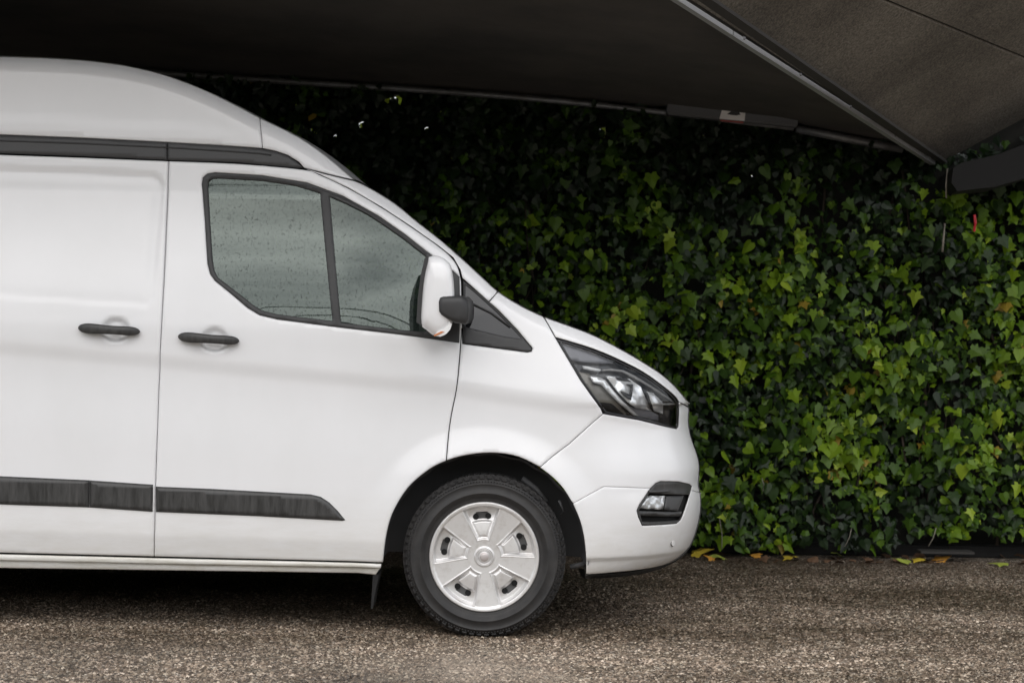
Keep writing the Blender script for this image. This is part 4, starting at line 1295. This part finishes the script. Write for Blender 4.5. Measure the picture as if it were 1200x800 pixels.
tag(from_bm('edge_beam', bm, METAL2), 'dark grey beam beside the pale diagonal profile, flush under the sloping slab', 'beam')

# rail along the wall head
bm = bmesh.new()
bm_tube(bm, [at(p[0], p[1] + 3, YW - .12) for p in smooth_poly(wl_px[1:9], 3)], 0.017, 8)
tag(from_bm('conduit', bm, METAL, None, True), 'long grey conduit running along the wall head above the ivy', 'conduit')
bm = bmesh.new()
bm_tube(bm, [at(p[0], p[1] + 3, YW - .10) for p in [(933, 148), (985, 158), (1058, 172)]], 0.024, 8)
tag(from_bm('pipe', bm, METAL, None, True), 'short grey pipe between the flat casing and the diagonal profile', 'pipe')
bm = bmesh.new()
ca = at(781, 127, YW - .16); cb = at(934, 142, YW - .16)
bm_beam(bm, ca, cb, 0.10, 0.078)
bmesh.ops.bevel(bm, geom=list(bm.edges), offset=0.008, segments=2, affect='EDGES')
cas = from_bm('casing', bm, mat('casing_grey', (0.09, 0.09, 0.095), 0.5), None)
tag(cas, 'long flat grey casing with a white sticker under the deck above the ivy', 'casing')
def q_at(px, py): return at(px, py, YW - 0.2145)
stk = pydata('sticker', [q_at(843, 139.5), q_at(872.5, 142), q_at(874, 128), q_at(847, 125.5)], [(0, 1, 2, 3)], mat('sticker_white', (0.75, 0.72, 0.70), 0.5), cas)
def sub_flat(name, pts, m, dy): 
    o = pydata(name, [at(a, b, YW - 0.2145 - dy) for a, b in pts], [tuple(range(len(pts)))], m, stk); return o
sub_flat('sticker_mark', [(852, 134), (856, 131), (861, 129.5), (866, 131.5), (868, 134.5), (863, 135.5), (857, 135)], mat('mark_black', (0.03, 0.03, 0.03), 0.5), 0.002)
sub_flat('sticker_line', [(844, 142.2), (871, 144.6), (871.3, 142.9), (844.3, 140.5)], mat('mark_red', (0.35, 0.06, 0.05), 0.5), 0.002)

# dark beam end on the right, out of the ivy
bm = bmesh.new()
ys = 2.55
lp = [(1117, 197), (1126, 191), (1170, 181), (1230, 158), (1320, 128), (1320, 176), (1230, 200), (1197, 210), (1165, 219), (1122, 224), (1115, 214)]
A_ = [at(p[0], p[1], ys) for p in lp]; B_ = [v + Vector((0.1, .9, 0)) for v in A_]
va = [bm.verts.new(v) for v in A_]; vb = [bm.verts.new(v) for v in B_]
bm.faces.new(va[::-1]); bm.faces.new(vb)
for i in range(len(va)): bm.faces.new((va[i], va[(i + 1) % len(va)], vb[(i + 1) % len(va)], vb[i]))
bmesh.ops.recalc_face_normals(bm, faces=bm.faces)
DKC = mat('dark_stone', (0.008, 0.0075, 0.0075), 0.85)
tag(from_bm('stone_corbel', bm, DKC), 'dark stone corbel poking out of the ivy at the right edge', 'corbel')
bm = bmesh.new()
bm_tube(bm, [at(1142, 252, 2.62), at(1143, 262, 2.61), at(1141.5, 271, 2.62)], 0.008, 6)
tag(from_bm('plastic_strip', bm, mat('red_plastic', (0.5, 0.02, 0.03), 0.4)), 'small red plastic strip hanging in the ivy at the right', 'strip')

# ------------------------------------------------------------------ WALL BEHIND THE IVY
WALLM = mat('mossy_wall', (0.03, 0.03, 0.025), 0.95)
N, K, B = nodes(WALLM)
n1 = noise_node(N, K, 5, 7, 0.65); c1 = ramp(N, K, n1.outputs['Fac'], [(0.3, (0.006, 0.006, 0.005)), (0.7, (0.02, 0.019, 0.015))]); K(c1.outputs['Color'], B.inputs['Base Color'])
YB = YW + 0.18
wall = empty('boundary_wall', (0.5, YB, 0), 'dark boundary wall hidden behind the ivy, showing low down between the leaves', 'wall')
def wall_top(x):
    return float(np.interp(x, [p.x for p in WLn] + [Q1.x, 6.5], [p.z for p in WLn] + [Q1.z, B_at(6.5, YW).z]))
def up_z(px, py): 
    p = at(px, py, YB); return p.x, p.z
# solid wall to 2.35 m, above it a ragged lattice with gaps that let the sky through
gaps = [(368, 152, .05), (465, 118, .05), (478, 128, .03), (455, 116, .03), (424, 145, .03), (705, 155, .045), (698, 168, .03), (420, 108, .03), (532, 185, .02), (345, 122, .02),
        (738, 140, .02), (392, 160, .02), (991, 186, .02), (716, 192, .015), (825, 158, .01), (882, 205, .012), (518, 130, .018), (640, 125, .015), (410, 130, .02), (500, 150, .02), (650,122,.02), (700,120,.02)]
gp = [(*up_z(a, b), r_) for a, b, r_ in gaps]
bm = bmesh.new()
xs_ = np.arange(-7, 6.5, 0.5)
outer_w = [(-7, 0), (6.4, 0)] + [(x, wall_top(x) + 0.06) for x in np.arange(6.4, -7.01, -0.3)]
holes = []
for gx, gz, gr in gp:
    holes.append([(gx + gr * (0.55 + .5 * random.random()) * math.cos(a), gz + gr * (0.55 + .5 * random.random()) * math.sin(a)) for a in np.linspace(0, 2 * math.pi, 8)[:-1]])
bm.free()
wp = panel('wall_face', outer_w, WALLM, wall, holes=holes, step=0.3, gap=0, edge=0, lip=0.10, yfun=lambda P: np.full(len(P), YB), smooth=False)
bm = bmesh.new(); bm_box(bm, (0, YB - .03, 0.035), (13.5, .10, .07), bevel=.01); from_bm('wall_foot', bm, DKC, wall)
bm = bmesh.new(); bm_box(bm, at(1108, 646, YW - .12), (0.30, .12, .012)); from_bm('drain_grate', bm, METAL2, wall)

# ------------------------------------------------------------------ IVY
LEAFM = bpy.data.materials.new('ivy_leaf'); LEAFM.use_nodes = True
N, K, B = nodes(LEAFM)
at_ = N.new('ShaderNodeAttribute'); at_.attribute_name = 'age_shade'
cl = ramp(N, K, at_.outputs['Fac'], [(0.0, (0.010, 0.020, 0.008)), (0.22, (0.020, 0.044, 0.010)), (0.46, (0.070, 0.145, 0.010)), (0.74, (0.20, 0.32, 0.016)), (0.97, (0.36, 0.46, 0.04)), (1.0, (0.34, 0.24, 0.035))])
nn_ = noise_node(N, K, 40, 3, 0.6); cv = ramp(N, K, nn_.outputs['Fac'], [(0.3, (0.80,)), (0.7, (1.2,))])
m_ = N.new('ShaderNodeMixRGB'); m_.blend_type = 'MULTIPLY'; m_.inputs['Fac'].default_value = 1
K(cl.outputs['Color'], m_.inputs['Color1']); K(cv.outputs['Color'], m_.inputs['Color2']); K(m_.outputs['Color'], B.inputs['Base Color'])
B.inputs['Roughness'].default_value = 0.42
B.inputs['Specular IOR Level'].default_value = 0.36
trn = N.new('ShaderNodeBsdfTranslucent'); K(m_.outputs['Color'], trn.inputs['Color'])
mxs = N.new('ShaderNodeMixShader'); mxs.inputs[0].default_value = 0.25
outn = [n for n in N if n.type == 'OUTPUT_MATERIAL'][0]
K(B.outputs[0], mxs.inputs[1]); K(trn.outputs[0], mxs.inputs[2]); K(mxs.outputs[0], outn.inputs['Surface'])
STEM = mat('ivy_stem', (0.045, 0.033, 0.024), 0.85)
STEMP = mat('pale_stem', (0.28, 0.25, 0.21), 0.8)

def leaf_verts(kind):
    half = [[(0, 0.0), (0.13, 0.13), (0.33, 0.13), (0.36, -0.08), (0.52, -0.28), (0.30, -0.46), (0.20, -0.68)],
            [(0, 0.02), (0.16, 0.14), (0.40, 0.10), (0.34, -0.12), (0.60, -0.22), (0.34, -0.42), (0.24, -0.62)],
            [(0, 0.0), (0.18, 0.12), (0.36, 0.02), (0.42, -0.16), (0.38, -0.36), (0.28, -0.56), (0.16, -0.76)],
            [(0, 0.03), (0.12, 0.16), (0.30, 0.17), (0.30, -0.05), (0.56, -0.20), (0.26, -0.38), (0.14, -0.66)]][kind]
    tip = (0, -1.0)
    def h(x, y): return (-0.30 * abs(x) ** 1.2 - 0.16 * (y + 0.2) ** 2 * (1 if y < -.2 else .3))
    V = [(x, h(x, y) + 0.0, y) for x, y in half] + [(tip[0], h(*tip), tip[1])]
    V += [(-x, h(x, y) + 0.0, y) for x, y in half[:0:-1]]
    V = [(a, -b, c) for a, b, c in V]     # edges bend backwards (+y), face looks to -y
    V.append((0, 0.012, -0.34))
    n = len(V) - 1
    F = [(n, (i + 1) % n, i) for i in range(n)]
    V = [(a * 1.05, b, c + 0.40) for a, b, c in V]
    return np.array(V), F
LV = [leaf_verts(k) for k in range(4)]

def leaf_matrix(P, size, yaw, pitch, roll):
    return Matrix.Translation(P) @ Matrix.Rotation(yaw, 4, 'Z') @ Matrix.Rotation(pitch, 4, 'X') @ Matrix.Rotation(roll, 4, 'Y') @ Matrix.Diagonal((size, size, size, 1))

def bulge(x, z):
    return 0.14 * noise.noise(Vector((x * 1.6, z * 1.9, 3.1))) + 0.10 * noise.noise(Vector((x * 4.3, z * 4.8, 9.4)))
def lower_edge(x):
    b = 0.035 + 0.05 * noise.noise(Vector((x * 2.1, 4.2, 0))) + 0.05 * noise.noise(Vector((x * 7, 1.2, 0)))
    if 2.15 < x < 3.2: b += 0.05
    return b
YI = YW - 0.07
def in_gap(x, z):
    for gx, gz, gr in gp:
        if (x - gx) ** 2 + (z - gz) ** 2 < (gr * 1.0) ** 2: return True
    return False
def ivy_sample(layer):
    x = random.uniform(-3.2, 5.2); z = random.uniform(0.03, 3.0)
    zt = wall_top(x)
    lim = zt - 0.02
    if x > 2.55: lim = min(zt - 0.06, 3.1)
    if z > lim: return None
    e = lower_edge(x)
    if z < e + 0.03: return None
    if layer > 0 and random.random() < 0.10 and z > .4 and noise.noise(Vector((x * 3, z * 3, 20))) > .1: return None
    if noise.noise(Vector((x * 2.6, z * 2.2, 33))) > .26 and random.random() < .5: return None
    y = YI - bulge(x, z) - 0.02 + layer * 0.06 + random.uniform(-0.035, 0.035)
    if z < e + 0.25: y -= 0.02
    return x, y, z
def corbel_block(x, z, y):
    # keep leaves from hanging through the stone corbel
    if x < A_[0].x - .02: return False
    topz = float(np.interp(x, [A_[0].x, A_[2].x, A_[3].x, A_[4].x], [A_[0].z, A_[2].z, A_[3].z, A_[4].z]))
    botz = float(np.interp(x, [A_[10].x, A_[8].x, A_[6].x, A_[5].x], [A_[10].z, A_[8].z, A_[6].z, A_[5].z]))
    return botz - 0.01 < z < topz + 0.01
ivy = empty('ivy', (0.8, YW, 0), 'dense green ivy hanging over the whole wall behind the van', 'ivy')
allv = []; allf = []; age_shades = []
def age_shade_of(x, z, layer):
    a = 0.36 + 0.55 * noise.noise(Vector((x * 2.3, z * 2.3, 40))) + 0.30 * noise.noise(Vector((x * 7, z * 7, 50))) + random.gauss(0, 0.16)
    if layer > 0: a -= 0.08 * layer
    # deck shade painted into leaf colour towards the top, with fewer young shoots
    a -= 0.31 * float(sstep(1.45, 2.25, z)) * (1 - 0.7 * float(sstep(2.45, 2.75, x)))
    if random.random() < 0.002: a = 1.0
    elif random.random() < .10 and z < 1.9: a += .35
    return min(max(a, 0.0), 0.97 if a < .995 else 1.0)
vbase = 0
NL = 42000
cnt = 0
for i in range(NL):
    layer = random.choice((0, 0, 0, 1, 1, 2))
    s_ = ivy_sample(layer)
    if s_ is None: continue
    x, y, z = s_
    if corbel_block(x, z, y): continue
    if in_gap(x, z) and random.random() < .55: continue
    size = random.choice((0.032, 0.038, 0.045, 0.052, 0.06, 0.075)) * random.uniform(.85, 1.15)
    kind = random.randrange(4)
    V0, F0 = LV[kind]
    M = np.array(leaf_matrix((x, y, z), size, random.gauss(0, 0.55), random.gauss(-0.30, 0.38), random.gauss(0, 0.75)))
    V = (V0 * np.array((random.uniform(.78, 1.15), random.uniform(.3, 2.2), random.uniform(.85, 1.1))) + np.c_[np.zeros(len(V0)), 0.10 * random.uniform(-1, 1) * V0[:, 0], 0.25 * random.uniform(-1, 1) * V0[:, 0] ** 2]) @ M[:3, :3].T + M[:3, 3]
    allv.append(V); allf.append(np.array(F0) + vbase); vbase += len(V0)
    age_shades.append(np.full(len(F0), age_shade_of(x, z, layer)))
    cnt += 1
V = np.concatenate(allv); F = np.concatenate(allf)
me = bpy.data.meshes.new('foliage'); me.from_pydata(V.tolist(), [], F.tolist()); me.update()
attr = me.attributes.new('age_shade', 'FLOAT', 'FACE'); attr.data.foreach_set('value', np.concatenate(age_shades))
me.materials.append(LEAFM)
fo = bpy.data.objects.new('foliage', me); col.objects.link(fo); fo.parent = ivy; fo.location = -ivy.location; fo['kind'] = 'stuff'

# the three hundred leaves that show largest, each on its own
protos = {}
def proto(kind, lvl):
    if (kind, lvl) not in protos:
        V0, F0 = LV[kind]
        me = bpy.data.meshes.new('leaf'); me.from_pydata(V0.tolist(), [], F0); me.update()
        a = me.attributes.new('age_shade', 'FLOAT', 'FACE'); a.data.foreach_set('value', [lvl] * len(F0)); me.materials.append(LEAFM)
        protos[(kind, lvl)] = me
    return protos[(kind, lvl)]
n = 0
while n < 299:
    px = random.uniform(560, 1215); py = random.uniform(190, 640)
    if px < 810 and py > 30 + (px - 400) * 1.05 + 20: continue
    p = at(px, py, YI)
    if p.z < lower_edge(p.x) + 0.05 or p.z > wall_top(p.x) - .08 or corbel_block(p.x, p.z, 0): continue
    y = YI - bulge(p.x, p.z) - 0.075 + random.uniform(-.02, .01)
    lvl = round(max(0.1, min(0.95, age_shade_of(p.x, p.z, 0) + 0.06)) * 8) / 8
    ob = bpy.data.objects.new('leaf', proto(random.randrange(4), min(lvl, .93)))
    ob.matrix_basis = Matrix.Translation(-ivy.location) @ leaf_matrix((p.x, y, p.z), random.uniform(0.062, 0.092), random.gauss(0, 0.5), random.gauss(-0.30, 0.4), random.gauss(0, 0.45))
    col.objects.link(ob); ob.parent = ivy
    n += 1
# young leaves growing through behind the gaps, lit from the open side
for gx, gz, gr in gp:
    for k in range(9 if gr > .03 else 3):
        ob = bpy.data.objects.new('backlit_leaf', proto(k % 4, 0.93))
        ob.matrix_basis = Matrix.Translation(-ivy.location) @ leaf_matrix((gx + random.gauss(0, gr * .7), YB + .16 + .02 * k, gz + random.gauss(0, gr * .7)), random.uniform(.04, .075), random.gauss(0, .4), random.gauss(.5, .3), random.gauss(0, .8))
        col.objects.link(ob); ob.parent = ivy
# stems
bm = bmesh.new()
for i in range(70):
    x = random.uniform(-2.5, 4.8); z = random.uniform(.02, .3); pts = []; 
    y = YI + 0.10
    hgt = random.uniform(.8, 2.2)
    for k in range(9):
        pts.append((x + .08 * noise.noise(Vector((i, k * .6, 0))) + 0.02 * k * (random.random() - .5), y - 0.03 * noise.noise(Vector((i, k * .7, 5))), min(z + hgt * k / 8, wall_top(x) - .03)))
    bm_tube(bm, pts, random.uniform(.003, .009), 5)
st = from_bm('stems', bm, STEM, ivy, True); st['kind'] = 'stuff'
bm = bmesh.new()
bm_tube(bm, [at(1110, 198, 2.66), at(1108.5, 216, 2.64), at(1109, 232, 2.66)], .005, 6)
bm_tube(bm, [at(1107, 262, 2.64), at(1105.5, 280, 2.62), at(1104.5, 295, 2.64)], .006, 6)
from_bm('bare_stem', bm, STEMP, ivy, True)
bm = bmesh.new()
for (a, b) in (((843, 607), (846, 643)), ((893, 560), (894, 575)), ((1088, 640), (1097, 618)), ((990, 640), (998, 618))):
    bm_tube(bm, [at(a[0], a[1], YI - .1), at((a[0] + b[0]) / 2 + 1.5, (a[1] + b[1]) / 2, YI - .1), at(b[0], b[1], YI - .1)], .0025, 5)
from_bm('twig', bm, STEMP, ivy, True)

# ------------------------------------------------------------------ FALLEN LEAVES
LY = mat('yellow_leaf', (0.62, 0.46, 0.05), 0.6); LYG = mat('yellow_green_leaf', (0.36, 0.42, 0.07), 0.55); LO = mat('orange_leaf', (0.62, 0.30, 0.05), 0.6); LBR = mat('brown_leaf', (0.12, 0.065, 0.035), 0.7)
def fallen(px, py, size, m, label, group=None, tilt=0.15):
    p = on_ground(px, py)
    V0, F0 = LV[random.randrange(4)]
    me = bpy.data.meshes.new('fallen_leaf')
    me.from_pydata([(v[0], v[2] * -1, -(v[1]) * 0.9) for v in V0], [], F0); me.update()
    zmin = min(v.co.z for v in me.vertices)
    for v in me.vertices: v.co.z -= zmin
    ob = bpy.data.objects.new('fallen_leaf', me); col.objects.link(ob); me.materials.append(m)
    ob.location = (p.x, p.y, 0.004 + size * .18 * tilt)
    ob.scale = (size,) * 3
    ob.rotation_euler = (random.uniform(-tilt, tilt), random.uniform(-tilt, tilt), random.uniform(0, 6.28))
    tag(ob, label, 'leaf', group)
FG = 'fallen leaves along the foot of the wall'
fallen(824, 652, .12, LY, 'bright yellow fallen leaf beside the nose of the van', FG, .9)
fallen(840, 654.5, .12, LYG, 'long yellow-green fallen leaf just right of the van nose', FG)
fallen(924, 656, .10, LY, 'small yellow fallen leaf at the wall foot midway along the ivy', FG, .4)
fallen(1057, 658.5, .11, LYG, 'pale yellow-green fallen leaf left of the orange one', FG)
fallen(1105, 658, .10, LO, 'orange fallen leaf in front of the dark grate', FG, .4)
fallen(1170, 663, .11, LYG, 'yellow-green fallen leaf lying farthest out on the asphalt at right', FG)
fallen(980, 650, .09, LYG, 'small olive fallen leaf between the yellow one and the pale one', FG, .4)
fallen(1075, 659, .09, LY, 'tiny yellow fallen leaf touching the pale yellow-green one', FG)
sm = 'tiny brown fallen leaf scattered along the wall foot'
for i in range(44):
    px = random.uniform(818, 1230); py = random.uniform(650.5, 659) + (0.008 * (px - 820))
    fallen(px, py, random.uniform(.035, .075), random.choice((LBR, LBR, LBR, LO, LYG)) if i % 4 == 0 else LBR, sm, 'tiny fallen leaves along the wall foot', .5)

# ------------------------------------------------------------------ CABLES behind the photographer, seen mirrored in the cab window
CB = mat('cable_black', (0.01, 0.01, 0.01), 0.6)
POLE = mat('pole_wood', (0.12, 0.10, 0.08), 0.9)
poles = []
for x in (-26, 22):
    t = empty('utility_pole', (x, -19.3, 0), 'wooden utility pole %s behind the photographer carrying the cables' % ('on the left' if x < 0 else 'on the right'), 'pole', 'utility poles')
    bm = bmesh.new(); bm_tube(bm, [(x, -19.3, 0), (x, -19.3, 8.0)], [.16, .11], 12); from_bm('post', bm, POLE, t, True)
    bm = bmesh.new(); bm_box(bm, (x, -19.3, 7.43), (.1, 2.0, .12)); from_bm('crossarm', bm, POLE, t)
for k, (y, z, sag) in enumerate(((-18.6, 7.5, 0.5), (-19.3, 7.5, 1.15), (-20.0, 7.5, 1.5))):
    bm = bmesh.new()
    bm_tube(bm, [(-26 + 48 * s / 30, y, z - sag * 4 * (s / 30) * (1 - s / 30)) for s in range(31)], 0.045, 6)
    tag(from_bm('overhead_cable', bm, CB, None, True), ['nearest overhead cable, the top line mirrored in the cab window', 'middle overhead cable of three mirrored in the cab window', 'farthest overhead cable, the lowest line mirrored in the cab window'][k], 'cable', 'overhead cables')
